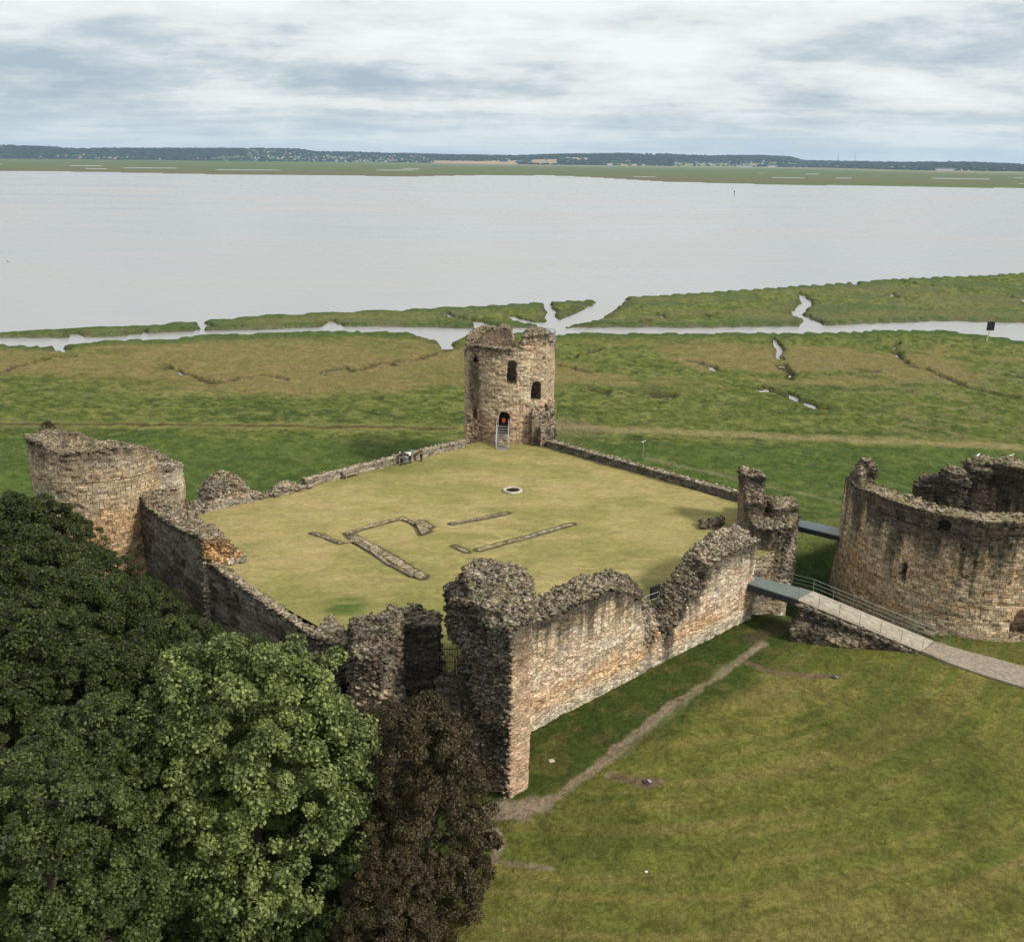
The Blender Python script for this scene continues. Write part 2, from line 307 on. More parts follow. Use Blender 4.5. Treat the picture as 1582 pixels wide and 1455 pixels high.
# ------------------------------------------------------------------ ruined masonry builder
PAL = dict(tan=(0.455, 0.355, 0.235), pink=(0.48, 0.325, 0.22), pale=(0.58, 0.50, 0.39), grey=(0.315, 0.278, 0.22), black=(0.066, 0.056, 0.042), orange=(0.51, 0.305, 0.14), moss=(0.18, 0.16, 0.06), brown=(0.30, 0.218, 0.135))
PAL = {k: np.array(v) for k, v in PAL.items()}
def remesh(mb, vox, cuts=()):
    o = mb.build('tmp', STONE); objs = [o]
    me0 = o.data; bm = bmesh.new(); bm.from_mesh(me0); bmesh.ops.recalc_face_normals(bm, faces=bm.faces); bm.to_mesh(me0); bm.free()
    md = o.modifiers.new('u', 'REMESH'); md.mode = 'VOXEL'; md.voxel_size = vox
    for c in cuts:
        co = c.build('cut', STONE); bm = bmesh.new(); bm.from_mesh(co.data); bmesh.ops.recalc_face_normals(bm, faces=bm.faces); bm.to_mesh(co.data); bm.free()
        b = o.modifiers.new('b', 'BOOLEAN'); b.operation = 'DIFFERENCE'; b.object = co; b.solver = 'EXACT'; objs.append(co)
    if cuts: r2 = o.modifiers.new('r', 'REMESH'); r2.mode = 'VOXEL'; r2.voxel_size = vox
    dg = bpy.context.evaluated_depsgraph_get(); dg.update(); ev = o.evaluated_get(dg); me = ev.to_mesh()
    n = len(me.vertices); V = np.empty(n * 3, np.float32); me.vertices.foreach_get('co', V); V = V.reshape(-1, 3).astype(float)
    N = np.empty(n * 3, np.float32); me.vertices.foreach_get('normal', N); N = N.reshape(-1, 3).astype(float)
    m = len(me.polygons); lt = np.empty(m, np.int32); me.polygons.foreach_get('loop_total', lt); lv = np.empty(len(me.loops), np.int32); me.loops.foreach_get('vertex_index', lv)
    assert (lt == 4).all(), 'non-quads'
    Fq = lv.reshape(-1, 4).copy(); ev.to_mesh_clear()
    for x in objs: d_ = x.data; bpy.data.objects.remove(x); bpy.data.meshes.remove(d_)
    return V, N, Fq
def ruin(name, mb, vox=0.13, cuts=(), mat=None, uvf=None, stone=(0.5, 0.24), rough=1.0, topamp=1.0, blk=0.5, blkdepth=1.2, base=('tan', 'pink', 'grey'),
         tintf=None, rubf=None, shards=600, parent=None, seed=0, low=1.0, ax=None, moss=0.3, soft=1.0, capd=0.7):
    V, N, Fq = remesh(mb, vox, cuts); mat = mat or STONE
    # round the broken upper arrises: pull down the corners of the top
    cell = 0.6; gx = np.floor(V[:, 0] / cell).astype(int); gy = np.floor(V[:, 1] / cell).astype(int); gx -= gx.min() - 1; gy -= gy.min() - 1
    G = np.full((gx.max() + 2, gy.max() + 2), -99.0); np.maximum.at(G, (gx, gy), V[:, 2]); G2 = G.copy()
    for a_ in (-1, 0, 1):
        for b_ in (-1, 0, 1): G2 = np.maximum(G2, np.roll(np.roll(G, a_, 0), b_, 1))
    top = G2[gx, gy]; dt = top - V[:, 2]
    for it in range(3):  # laplacian rounding near the top
        acc = np.zeros_like(V); cnt = np.zeros(len(V))
        for k in range(4):
            i, j = Fq[:, k], Fq[:, (k + 1) % 4]; np.add.at(acc, i, V[j]); np.add.at(cnt, i, 1)
        w = (0.45 * np.exp(-dt / 0.5) + 0.10)[:, None]; V = V * (1 - w) + w * acc / np.maximum(cnt, 1)[:, None]
    Z = V[:, 2]
    if uvf is None:
        d = np.array(ax if ax is not None else (1.0, 0.0)); d = d / np.linalg.norm(d); pr = np.array((-d[1], d[0]))
        al = np.abs(N[:, 0] * d[0] + N[:, 1] * d[1]) > np.abs(N[:, 0] * pr[0] + N[:, 1] * pr[1])
        U = np.where(al, V[:, :2] @ pr, V[:, :2] @ d)
    else: U = uvf(V)
    uvm = np.stack([U / stone[0], (Z + 0.10 * vn(U * 0.25, Z * 0.0, s=5)) / stone[1], U * 0], 1)
    rub = np.clip(ss(0.25, 0.6, N[:, 2]) + ss(capd, capd * .2, dt), 0, 1)
    if rubf is not None: rub = np.maximum(rub, rubf(V, N))
    rub = np.clip(rub, 0, 1)
    f1, cid = worley(uvm[:, 0], uvm[:, 1], U * 0, 3 + seed, True)
    w1, wc = worley(V[:, 0] / 0.5, V[:, 1] / 0.5, Z / 0.2, 9 + seed)
    d_face = (cid - 0.5) * 0.09 * rough + (vn(U * 0.3, Z * 3.2, s=8) - 0.5) * 0.05 * rough
    d_rub = (0.5 - w1) * 0.17 + (wc - 0.5) * 0.17
    big = (fbm(V[:, 0] / 1.7, V[:, 1] / 1.7, Z / 1.3, 3, seed + 20) - 0.5)
    disp = d_face * (1 - rub) + d_rub * rub * topamp + big * (0.10 + 0.75 * rub * low * soft)
    pits = ss(0.74, 0.85, vn(U / 0.5, Z / 0.4, s=seed + 31)) * (1 - rub) * 0.16 * rough
    V = V + N * (disp - pits)[:, None]
    V[:, 2] += (fbm(V[:, 0] / 0.8, V[:, 1] / 0.8, o=3, s=seed + 4) - 0.5) * 0.8 * topamp * np.exp(-np.maximum(dt, 0) / 0.5) * low
    # colours that belong to the stone: beds of different stone, lichen, black crusts below the wall head
    A_, B_, C_ = (PAL[k] for k in base)
    n1_ = fbm(V[:, 0] / 3.0, V[:, 1] / 3.0, Z / 1.6, 4, seed + 50); n2_ = fbm(V[:, 0] / 1.1 + 5, V[:, 1] / 1.1, Z / 0.7, 4, seed + 60)
    t = A_ + (B_ - A_) * ss(0.45, 0.62, n1_)[:, None]; t = t + (C_ - t) * ss(0.52, 0.68, n2_)[:, None] * 0.8
    if tintf is not None: t = tintf(V, N, t, n1_, n2_, U, dt)
    streak = vn(U * 1.6, Z * 0.12, s=seed + 70) * 0.6 + vn(U * 4.0, Z * 0.2, s=seed + 71) * 0.4
    bl = ss(1.0, 0.15, dt / (blkdepth * (0.25 + 1.9 * streak))) * blk + rub * blk * 0.25
    bl = np.clip(bl * (0.55 + 0.9 * n2_), 0, 0.93)[:, None]
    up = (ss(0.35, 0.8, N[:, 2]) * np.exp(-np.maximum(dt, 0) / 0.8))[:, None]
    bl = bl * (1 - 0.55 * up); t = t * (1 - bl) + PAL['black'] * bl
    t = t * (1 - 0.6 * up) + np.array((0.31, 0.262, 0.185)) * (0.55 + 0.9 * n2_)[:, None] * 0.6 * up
    mo = (up[:, 0] * ss(0.5, 0.62, fbm(V[:, 0] / 0.9, V[:, 1] / 0.9, o=3, s=seed + 80)) * moss)[:, None]; t = t * (1 - mo) + PAL['moss'] * mo
    # loose and projecting stones
    w = (rub > 0.55) & (V[:, 2] > V[:, 2].min() + 0.5)
    idx = np.nonzero(w)[0]
    if len(idx) and shards:
        idx = rng.choice(idx, min(shards, len(idx)), replace=False); VV = [V]; FF = [Fq]; bs = len(V); at = [idx.repeat(8)]
        cube = np.array([(x, y, z) for z in (-1, 1) for x, y in ((-1, -1), (1, -1), (1, 1), (-1, 1))]) * 0.5
        cf = np.array([(3, 2, 1, 0), (4, 5, 6, 7), (0, 1, 5, 4), (1, 2, 6, 5), (2, 3, 7, 6), (3, 0, 4, 7)]); allv = []; allf = []
        for q, i in enumerate(idx):
            M = np.array((Matrix.Rotation(random.uniform(0, 6.28), 3, 'Z') @ Matrix.Rotation(random.uniform(-.45, .45), 3, 'X') @ Matrix.Rotation(random.uniform(-.45, .45), 3, 'Y')))
            sz = np.array((random.uniform(.18, .52), random.uniform(.14, .34), random.uniform(.07, .18)))
            c = cube * sz * (1 + 0.35 * (rng.random((8, 3)) - 0.5)); allv.append(c @ M.T + V[i] + N[i] * random.uniform(-.03, .07)); allf.append(cf + bs + q * 8)
        V = np.vstack([V] + allv); Fq = np.vstack([Fq] + allf)
        jit = (0.75 + 0.6 * rng.random(len(idx))).repeat(8)[:, None]
        t = np.vstack([t, t[at[0]] * jit]); uvm = np.vstack([uvm, uvm[at[0]]]); rub = np.concatenate([rub, rub[at[0]]])
    me = np_mesh(name, V, Fq, mat, {'uvm': ('FLOAT_VECTOR', uvm), 'rub': ('FLOAT', rub), 'tint': ('FLOAT_COLOR', np.hstack([t, np.ones((len(t), 1))]))})
    return link(name, me, parent)
def strip_solid(mb, O, u, n, th, prof_o, prof_i, zb, s0, s1, step=0.5, batter=0.0):
    """wall running from O along u; n points to the back face; tops from two height profiles"""
    S = list(np.arange(s0, s1, step)) + [s1]; V = []; Fs = []
    for s in S:
        zo = float(np.interp(s, [p[0] for p in prof_o], [p[1] for p in prof_o])); zi = float(np.interp(s, [p[0] for p in prof_i], [p[1] for p in prof_i]))
        a_ = (O[0] + u[0] * s, O[1] + u[1] * s); b_ = (a_[0] + n[0] * th, a_[1] + n[1] * th)
        V += [(a_[0] - n[0] * batter, a_[1] - n[1] * batter, zb), (a_[0], a_[1], max(zo, zb + .1)), (b_[0], b_[1], max(zi, zb + .1)), (b_[0], b_[1], zb)]
    k = len(S)
    for i in range(k - 1):
        for j in range(4): Fs.append((i * 4 + j, i * 4 + (j + 1) % 4, (i + 1) * 4 + (j + 1) % 4, (i + 1) * 4 + j))
    Fs += [(0, 3, 2, 1), tuple((k - 1) * 4 + j for j in range(4))]; mb.add(V, Fs); return mb
def ring_solid(mb, c, ro, ri, topo, topi, zb, n=96, rb=None, t0=0, t1=2 * math.pi):
    full = abs(t1 - t0 - 2 * math.pi) < 1e-6; T = [t0 + (t1 - t0) * i / (n if full else n - 1) for i in range(n)]; rb = rb or ro; V = []; Fs = []
    for t in T:
        cs, sn = math.cos(t), math.sin(t)
        zo = topo(t)
        V += [(c[0] + cs * rb, c[1] + sn * rb, zb), (c[0] + cs * (rb * .35 + ro * .65), c[1] + sn * (rb * .35 + ro * .65), zb + 1.8), (c[0] + cs * ro, c[1] + sn * ro, zb + 4), (c[0] + cs * ro, c[1] + sn * ro, zo), (c[0] + cs * ri, c[1] + sn * ri, topi(t)), (c[0] + cs * ri, c[1] + sn * ri, zb)]
    m = 6
    for i in range(n if full else n - 1):
        k = (i + 1) % n
        for j in range(m): Fs.append((i * m + j, i * m + (j + 1) % m, k * m + (j + 1) % m, k * m + j))
    if not full: Fs += [tuple(range(m - 1, -1, -1)), tuple((n - 1) * m + j for j in range(m))]
    mb.add(V, Fs); return mb
# ================================================================== THE SETTING
WZ = -6.2
def W2(pts, z): return np.array([P2(a_, b_, z) for a_, b_ in pts])
def inpoly(X, Y, poly):
    ins = np.zeros(X.shape, bool); n = len(poly)
    for i in range(n):
        x1, y1 = poly[i]; x2, y2 = poly[(i + 1) % n]
        c = ((y1 > Y) != (y2 > Y)); xi = (x2 - x1) * (Y - y1) / ((y2 - y1) if y2 != y1 else 1e-9) + x1; ins ^= c & (X < xi)
    return ins
def dpoly(X, Y, pts, closed=False, w=None):
    d = np.full(X.shape, 1e9); ww = np.zeros(X.shape); n = len(pts)
    for i in range(n if closed else n - 1):
        a_ = pts[i]; b_ = pts[(i + 1) % n]; ab = b_ - a_; L = max((ab**2).sum(), 1e-9)
        t = np.clip(((X - a_[0]) * ab[0] + (Y - a_[1]) * ab[1]) / L, 0, 1); q = np.hypot(X - a_[0] - t * ab[0], Y - a_[1] - t * ab[1])
        m = q < d; d = np.where(m, q, d)
        if w is not None: ww = np.where(m, w[i] * (1 - t) + w[(i + 1) % n] * t, ww)
    return (d, ww) if w is not None else d
# polar sheet centred under the viewpoint: fine near the castle, coarse to the horizon
dep = list(np.arange(46.0, 6.2, -0.078)) + list(np.arange(6.2, 3.4, -0.055)) + list(np.arange(3.4, 0.30, -0.03)) ; rr = [3.0, 12.0, 24.0, 32.0] + [41.0 / math.tan(R(x)) for x in dep]
while rr[-1] < 15000: rr.append(rr[-1] * 1.012)
rr += [16000]; rr = np.array(rr)
th = np.concatenate([np.arange(-180, -42, 6.0), np.arange(-42, -33, 1.0), np.arange(-33, 33.01, 0.075), np.arange(34, 42, 1.0), np.arange(42, 180, 6.0)]); TH = np.radians(th)
RR, TT = np.meshgrid(rr, TH, indexing='ij'); X = (RR * np.sin(TT)).ravel(); Y = (RR * np.cos(TT)).ravel(); RF = RR.ravel(); TF = TT.ravel()
nr, ntt = len(rr), len(th)
PX = CX + F * np.tan(np.clip(TF, -1.2, 1.2)) * 1.0   # bearing expressed as in the survey notes
# shore lines of the marsh, the creek behind the bank and the long island
bank = W2([(-900, 500), (-300, 530), (0, 538), (80, 539), (110, 537), (160, 530), (250, 528), (330, 523), (420, 519), (560, 517), (670, 518), (684, 521), (700, 521), (760, 520), (860, 519), (1000, 518), (1170, 519), (1300, 517), (1360, 514), (1450, 515), (1500, 520), (1582, 532), (1800, 552), (2400, 600)], WZ)
near = np.vstack([bank, [[900, -300], [-900, -300]]])
isl = W2([(-300, 519), (0, 518), (80, 514), (200, 508), (300, 501), (400, 492), (500, 487), (600, 483), (740, 477), (840, 471), (930, 466), (960, 463), (1050, 458), (1150, 451), (1300, 440), (1400, 433), (1500, 429), (1582, 425), (2200, 395),
          (2200, 520), (1582, 499), (1450, 496), (1350, 500), (1240, 504), (1100, 506), (980, 506), (920, 506), (860, 507), (800, 507), (735, 507), (600, 505), (510, 505), (400, 509), (330, 511), (260, 513), (200, 519), (110, 522), (0, 522), (-300, 523)], WZ)
m = (RF > 120) & (RF < 1400)
sd_near = np.full(X.shape, 9.0); sd_isl = np.full(X.shape, -50.0)
# fields for the mid ground only
xm, ym = X[m], Y[m]
wob = (fbm(xm / 9, ym / 9, o=4, s=3) - 0.5) * 5 + (fbm(xm / 1.8, ym / 2.4, o=2, s=4) - .5) * 1.6
d = dpoly(xm, ym, bank); ins = inpoly(xm, ym, near); sd_near[m] = np.where(ins, d, -d) + wob
d = dpoly(xm, ym, isl, True); ins = inpoly(xm, ym, isl); sd_isl[m] = np.where(ins, d, -d) + wob * 0.35 + 0.5
sd_near[RF >= 1400] = -50
land = np.maximum(sd_near, sd_isl)
Z = np.where(land > 0, -5.5 + 0.35 * ss(6, 0, land) - 1.2 * ss(1.2, -0.2, land), -6.7 - 0.2 * np.clip(-land, 0, 4))
creeks = [  # (survey points, widths) at water level
    ([(845, 472), (852, 488), (858, 505)], [1.6, 1.4, 3]), ([(948, 464), (925, 480), (895, 495), (850, 504)], [3.5, 4.5, 4.5, 4]), ([(785, 490), (815, 500), (850, 501)], [1.2, 1.6, 2.4]),
    ([(1236, 456), (1247, 469), (1231, 487), (1250, 496), (1252, 506)], [.7, 1.6, 1.6, 1.8, 3.2]), ([(684, 485), (700, 492), (738, 499), (755, 508)], [.8, 1.0, 1.2, 3]), ([(510, 498), (512, 507)], [.8, 3]),
    ([(310, 499), (318, 508), (290, 514), (200, 517)], [1.0, 1.3, 1.0, .8]), ([(100, 517), (118, 521)], [.4, 1.5]), ([(1560, 461), (1582, 465), (1600, 474), (1568, 470)], [1.6, 1, 1, 1]), ([(1390, 436), (1410, 441), (1440, 444)], [1, .8, .5]), ([(1296, 440), (1345, 440)], [1, .5]),
    ([(1375, 455), (1384, 462)], [.5, .6]), ([(1018, 488), (1030, 495)], [.5, .6]), ([(1085, 489), (1095, 493)], [.4, .8]), ([(985, 503), (1000, 499)], [.8, .8]), ([(684, 518), (687, 529), (690, 541)], [7, 2.2, 1.6]),
    ([(80, 535), (92, 541), (97, 545)], [1.5, 1.3, .8]), ([(1188, 524), (1203, 536), (1204, 560)], [.25, .8, .6]), ([(1383, 531), (1381, 543)], [.3, .5]), ([(1172, 600), (1185, 606)], [.3, .6]), ([(1214, 611), (1232, 618)], [.4, .7]), ([(1255, 630), (1262, 627)], [.7, .5]), ([(602, 567), (606, 571)], [.5, .7]), ([(590, 560), (596, 559)], [.3, .3])]
gully = [([(1204, 560), (1212, 570), (1223, 584)], .8), ([(1168, 597), (1200, 607), (1235, 616), (1268, 628)], 1.1), ([(1380, 543), (1402, 560), (1440, 572), (1488, 594), (1560, 612)], .7), ([(1064, 556), (1085, 560), (1106, 570)], .8), ([(1560, 580), (1590, 584)], 1.0),
         ([(915, 603), (935, 607)], .9), ([(1325, 571), (1355, 574)], 1.0), ([(500, 575), (530, 565), (545, 572)], .7), ([(560, 572), (585, 560), (640, 556), (690, 541)], .6), ([(250, 565), (300, 580), (330, 592)], .6), ([(330, 592), (400, 580), (450, 583)], .6), ([(855, 560), (900, 572), (925, 574)], .6),
         ([(0, 575), (60, 556), (110, 549)], .5), ([(820, 545), (880, 552), (930, 540)], .5), ([(1012, 612), (1035, 610)], 1.1), ([(570, 614), (586, 614)], .9)]
xm, ym = X[m], Y[m]; zm = Z[m]; gul = np.zeros(xm.shape)
wx = xm + (vn(xm / 2.5, ym / 2.5, s=41) - .5) * 1.8; wy = ym + (vn(xm / 2.5, ym / 2.5, s=42) - .5) * 2.2
for pts, ws in creeks:
    d, w = dpoly(wx, wy, W2(pts, WZ), False, ws); zm = np.minimum(zm, -6.75 + 1.6 * ss(w * 0.75, w * 1.45, d) + 0 * d); gul = np.maximum(gul, ss(w * 2.2 + .8, w, d) * 0.5)
for pts, w in gully:
    d = dpoly(wx, wy, W2(pts, -5.5)); zm = zm - 0.75 * ss(w * 1.5, w * 0.3, d); gul = np.maximum(gul, ss(w * 2, w * 0.4, d))
Z[m] = zm; GUL = np.zeros(X.shape); GUL[m] = gul
# tussocks
tus = (fbm(X / 1.5, Y / 1.5, o=3, s=61) - 0.5) * 0.55 + (vn(X / 6, Y / 6, s=63) - 0.5) * 0.5
mm = (land > 0.5) & (RF < 700); Z = np.where(mm, Z + tus * ss(0.5, 2, land) * 0.8, Z)
# castle green, moat, bank
LZ = -4.0
gx_, gy_ = X - 0, Y - 0
outer = W2([(700, 1500), (818, 1128), (1165, 950), (1205, 935), (1290, 990), (1500, 1000), (1700, 1010), (2400, 1100), (2400, 2600), (600, 2600)], LZ)
Lm = RF < 200; xl, yl = X[Lm], Y[Lm]
d = dpoly(xl, yl, outer, True); ins = inpoly(xl, yl, outer); sdl = np.where(ins, d, -d)
zl = Z[Lm]; z_l = LZ + (fbm(xl / 7, yl / 7, o=3, s=71) - .5) * 0.35 + (fbm(xl / .6, yl / .6, o=2, s=72) - .5) * 0.05
k = ss(-7, 0.5, sdl); zl = zl * (1 - k) + z_l * k
mo = ss(9.5, 4, np.hypot((xl - 31.5) * 1.0, (yl - 86) * 0.62)); zl = zl - 1.9 * mo * (1 - 0.75 * ss(-1, 3, sdl))
bk = ss(5, 1, np.abs(dpoly(xl, yl, np.array([[20., 112.], [31., 100.5], [44., 103.5], [60., 106.]])))); zl = np.maximum(zl, zl + 1.6 * bk)
dj = ss(17, 12.5, np.hypot(xl - 43.5, yl - 87.2)); zl = zl * (1 - dj) + np.minimum(zl, -5.0) * dj
Z[Lm] = zl; LAWN = np.zeros(X.shape); LAWN[Lm] = k * (1 - mo)
# ---- colours of the ground cover (what grows there, plus shade painted between the tussocks)
def mixc(c, col, k): return c * (1 - k[:, None]) + np.array(col) * k[:, None]
C = np.tile(np.array((0.105, 0.130, 0.026)), (len(X), 1))
g1 = fbm(X / 14, Y / 9, o=5, s=81); g2 = fbm(X / 3.2, Y / 2.2, o=4, s=82); g3 = fbm(X / 45, Y / 22, o=4, s=83)
g4 = fbm(X / .9, Y / .7, o=3, s=84); C = mixc(C, (0.070, 0.098, 0.018), ss(0.46, 0.62, g1)); C = mixc(C, (0.19, 0.195, 0.055), ss(0.48, 0.66, g2) * 0.6); C = mixc(C, (0.035, 0.055, 0.012), ss(0.50, 0.34, g4) * .6 * (RF < 420)); C = mixc(C, (0.20, 0.20, 0.075), ss(0.58, 0.72, g4) * .45 * (RF < 420))  # near-black green paints the shadowed pits between tussocks into the colour
bz = ss(165, 182, Y + (g3 - .5) * 50) * ss(233, 214, Y) * ss(0.30, 0.44, g3 + 0.10 * ss(40, -30, X)); oc = ss(0.40, 0.55, g1 * 0.5 + g3 * 0.5 + 0.04)
bz = bz * .82; bz = np.where(X > 8, bz * ss(0.40, 0.55, g1 + 0.05), bz)
C = mixc(C, (0.205, 0.165, 0.062), bz * (0.55 + 0.4 * oc)); C = mixc(C, (0.24, 0.165, 0.085), bz * ss(0.52, 0.62, g2) * 0.5)
C = mixc(C, (0.055, 0.10, 0.025), ss(9, 3, land) * (RF > 120) * 0.8)
C = mixc(C, (0.085, 0.115, 0.045), (sd_isl > 3) * ss(0.45, 0.6, g1) * 0.7)
C = mixc(C, (0.15, 0.14, 0.06), (sd_isl > 2) * ss(0.52, 0.64, g3) * 0.5 + (X > 60) * (Y > 140) * (Y < 210) * ss(.52, .62, g2) * .45)
C = mixc(C, (0.045, 0.036, 0.022), GUL * 0.8)
C = mixc(C, (0.15, 0.125, 0.095), ss(0.9, -0.1, land) * (RF < 1500))
lit = (RF < 150) & (Y < 142)
C = mixc(C, (0.058, 0.102, 0.020), ss(141, 137, Y + (g2 - .5) * 4) * 0.55 * (RF < 160))
# tracks
def track(pts, z, w, col, k, ns=0.35):
    global C
    q = W2(pts, z); mt = (RF < 200) & (RF > 40) if z > -5 else (RF < 200) & (RF > 90)
    d = dpoly(X[mt], Y[mt], q) + (fbm(X[mt] / 1.3, Y[mt] / 1.3, o=3, s=int(w * 10)) - .5) * w * 2 * ns
    kk = np.zeros(len(X)); kk[mt] = ss(w, w * .45, d) * k * (0.75 + 0.5 * (g2[mt] - .3)); C = mixc(C, col, np.clip(kk, 0, 1))
TR = [(-300, 654), (0, 655), (400, 657), (700, 662), (870, 659), (1000, 665), (1200, 673), (1582, 692), (1900, 712)]
track(TR, -5.5, 3.0, (0.20, 0.19, 0.06), 0.75); track(TR[:4], -5.5, 0.9, (0.085, 0.055, 0.03), 1.0, .2); track(TR[4:], -5.5, 1.9, (0.25, 0.205, 0.10), 0.85)
track([(850, 655), (900, 664)], -5.5, 4.5, (0.19, 0.155, 0.085), 0.8); track([(855, 668), (880, 685), (910, 700)], -5.5, 3, (0.14, 0.14, 0.05), .5)
track([(1000, 706), (1080, 722), (1180, 745), (1300, 772)], -5.2, 0.8, (0.19, 0.18, 0.09), 0.7)
# the castle green: greener under the wall, mown arcs of drier grass further out
k = LAWN; hy = np.hypot(X - 6, Y - 92); an = np.arctan2(X - 6, 92 - Y)
st = fbm(hy * 1.5, an * 4.0, o=4, s=91); st2 = fbm(hy * 0.5, an * 2.5, o=3, s=92); gl = fbm(X / 6, Y / 6, o=5, s=93)
lw = np.tile(np.array((0.126, 0.138, 0.029)), (len(X), 1))
lw = mixc(lw, (0.18, 0.158, 0.044), ss(0.44, 0.58, st * .65 + st2 * .35) * 0.9); lw = mixc(lw, (0.19, 0.16, 0.055), ss(0.55, 0.70, st) * ss(0.45, 0.6, st2) * 0.8)
lw = mixc(lw, (0.068, 0.084, 0.018), ss(0.5, 0.62, gl) * 0.5); lw = mixc(lw, (0.150, 0.115, 0.045), ss(46, 39, Y + (gl - .5) * 10) * ss(.35, .6, gl) * 0.8)
A0 = np.array(P2(818, 1130, LZ)); B0 = np.array(P2(1165, 950, LZ)); dw = dpoly(X, Y, np.array([A0 - (B0 - A0) * .3, B0]))
strip_ = ss(7.5, 5.0, dw + (gl - .5) * 3); lw = mixc(lw, (0.040, 0.064, 0.012), strip_ * 0.9); lw = mixc(lw, (0.15, 0.11, 0.04), strip_ * ss(0.55, 0.66, fbm(X / 1.2, Y / 1.2, o=4, s=95)) * 0.35)
C = C * (1 - k[:, None]) + lw * k[:, None]
C = mixc(C, (0.026, 0.048, 0.012), np.where(RF < 130, ss(11, 5, np.hypot(X - 31.5, (Y - 86) * .62)) * (1 - LAWN), 0) * .7)
C = mixc(C, (0.15, 0.16, 0.05), np.where(RF < 150, ss(5, 1.5, np.abs(dpoly(X, Y, np.array([[20., 112.], [31., 100.5], [44., 103.5]])))), 0) * .6)
DIRT = (0.27, 0.205, 0.145)
track([(745, 1262), (790, 1258), (830, 1247), (870, 1225), (950, 1160), (1040, 1090), (1110, 1046), (1150, 1015), (1180, 992)], LZ, 0.50, DIRT, .92, 0.9)
track([(1135, 1022), (1060, 1083), (960, 1165)], LZ, 0.4, (0.16, 0.155, 0.075), .6, 0.8)
track([(760, 1250), (800, 1252), (835, 1243)], LZ, 1.15, DIRT, 1.0, .5); track([(765, 1280), (775, 1305), (762, 1325)], LZ, .5, (0.33, 0.25, 0.18), 1.0, .6); track([(760, 1328), (800, 1336), (850, 1342)], LZ, .42, (0.22, 0.165, 0.12), .9, .6)
track([(1150, 1022), (1190, 1038), (1245, 1043), (1300, 1043)], LZ, .6, (0.17, 0.115, 0.075), .95, .6); track([(950, 1197), (1000, 1208), (1020, 1207)], LZ, .7, (0.17, 0.115, 0.075), .95, .5)
track([(1165, 985), (1200, 968), (1225, 962)], LZ, 1.3, (0.10, 0.072, 0.045), .8, .5)
# ---- far shore: salt marsh, ridge with woods and fields
shp = [(-60, 0.95), (0, 264), (100, 265), (200, 267), (350, 270), (500, 271), (640, 273), (720, 271), (850, 271), (950, 276), (1030, 281), (1200, 285), (1400, 288), (1582, 291)]
def az_of(px, py): r = ray(px, py); return math.degrees(math.atan2(r[0], r[1])), 41.0 * math.hypot(r[0], r[1]) / max(-r[2], 1e-4)
sh = [az_of(*p) for p in shp[1:]]; sh_r = np.interp(np.degrees(TF), [s[0] for s in sh], [s[1] for s in sh])
base = [az_of(*p) for p in [(0, 244), (150, 246), (400, 249), (600, 251), (700, 253), (850, 255), (1050, 257), (1200, 258), (1400, 263), (1582, 266)]]
b_r = np.clip(np.interp(np.degrees(TF), [s[0] for s in base], [s[1] for s in base]), 5200, 9500)
def el_of(px, py): r = ray(px, py); return math.degrees(math.atan2(r[0], r[1])), r[2] / math.hypot(r[0], r[1])
rid = [el_of(*p) for p in [(0, 225), (30, 226), (80, 228), (120, 230), (250, 230), (400, 230), (460, 231), (490, 235), (600, 237), (700, 240), (800, 241), (870, 239), (960, 238), (1050, 239), (1080, 241), (1180, 241), (1220, 243), (1245, 249), (1300, 250), (1400, 252), (1480, 251), (1582, 255)]]
rid_e = np.interp(np.degrees(TF), [s[0] for s in rid], [s[1] for s in rid])
fm = RF > 1400
shw = sh_r * (1 + 0.03 * (fbm(X / 260, Y / 260, o=4, s=101) - .5)) + 30 * (vn(X / 90, Y / 90, s=102) - .5)
sdf = RF - shw
zf = np.where(sdf > 0, -5.4 + 0.2 * ss(0, 400, sdf), -7.0)
pool = ss(0.69, 0.73, fbm(X / 420, Y / 170, o=4, s=104)) * ss(60, 300, sdf) * ss(3500, 1500, sdf); zf = zf - 2.0 * pool * (sdf > 0)
hr = np.clip((RF - b_r) / 2400.0, 0, 1); hz_ = rid_e * (b_r + 2400.0) + H
zf = zf + (ss(0, 1, hr)) * (hz_ + 5.4 - 8) * (1 - 0.35 * ss(b_r + 2600, b_r + 5000, RF)) + ss(0.05, .4, hr) * (fbm(X / 700, Y / 700, o=3, s=105) - .5) * 22 * ss(1.0, .6, hr)
Z = np.where(fm, zf, Z); RIDGE = (hr > 0) & fm
q1 = fbm(X / 900, Y / 500, o=4, s=106); q2 = fbm(X / 200, Y / 300, o=3, s=107)
cf = np.tile(np.array((0.105, 0.125, 0.05)), (len(X), 1)); rel = np.clip(sdf / np.maximum(b_r - sh_r, 1), 0, 1)
cf = mixc(cf, (0.13, 0.11, 0.065), ss(0.25, 0.02, rel) * ss(.35, .6, q1 + .1)); cf = mixc(cf, (0.085, 0.135, 0.04), ss(0.45, 0.6, q1) * .8); cf = mixc(cf, (0.23, 0.20, 0.12), ss(0.45, 0.9, rel + (q2 - .5) * .3) * ss(-14, 2, np.degrees(TF)) * .8)
vor, vid = worley(X / 420, Y / 420 * .9, X * 0, 108, True)
field = np.where(RIDGE, ss(0.0, 0.02, hr), 0); cr = np.tile(np.array((0.05, 0.075, 0.035)), (len(X), 1))
cr = mixc(cr, (0.13, 0.17, 0.07), (vid > .62) * 1.0 * ss(-32, 0, np.degrees(TF))); cr = mixc(cr, (0.33, 0.25, 0.15), (vid > .80) * ss(-8, 0, np.degrees(TF)) * 1.0)
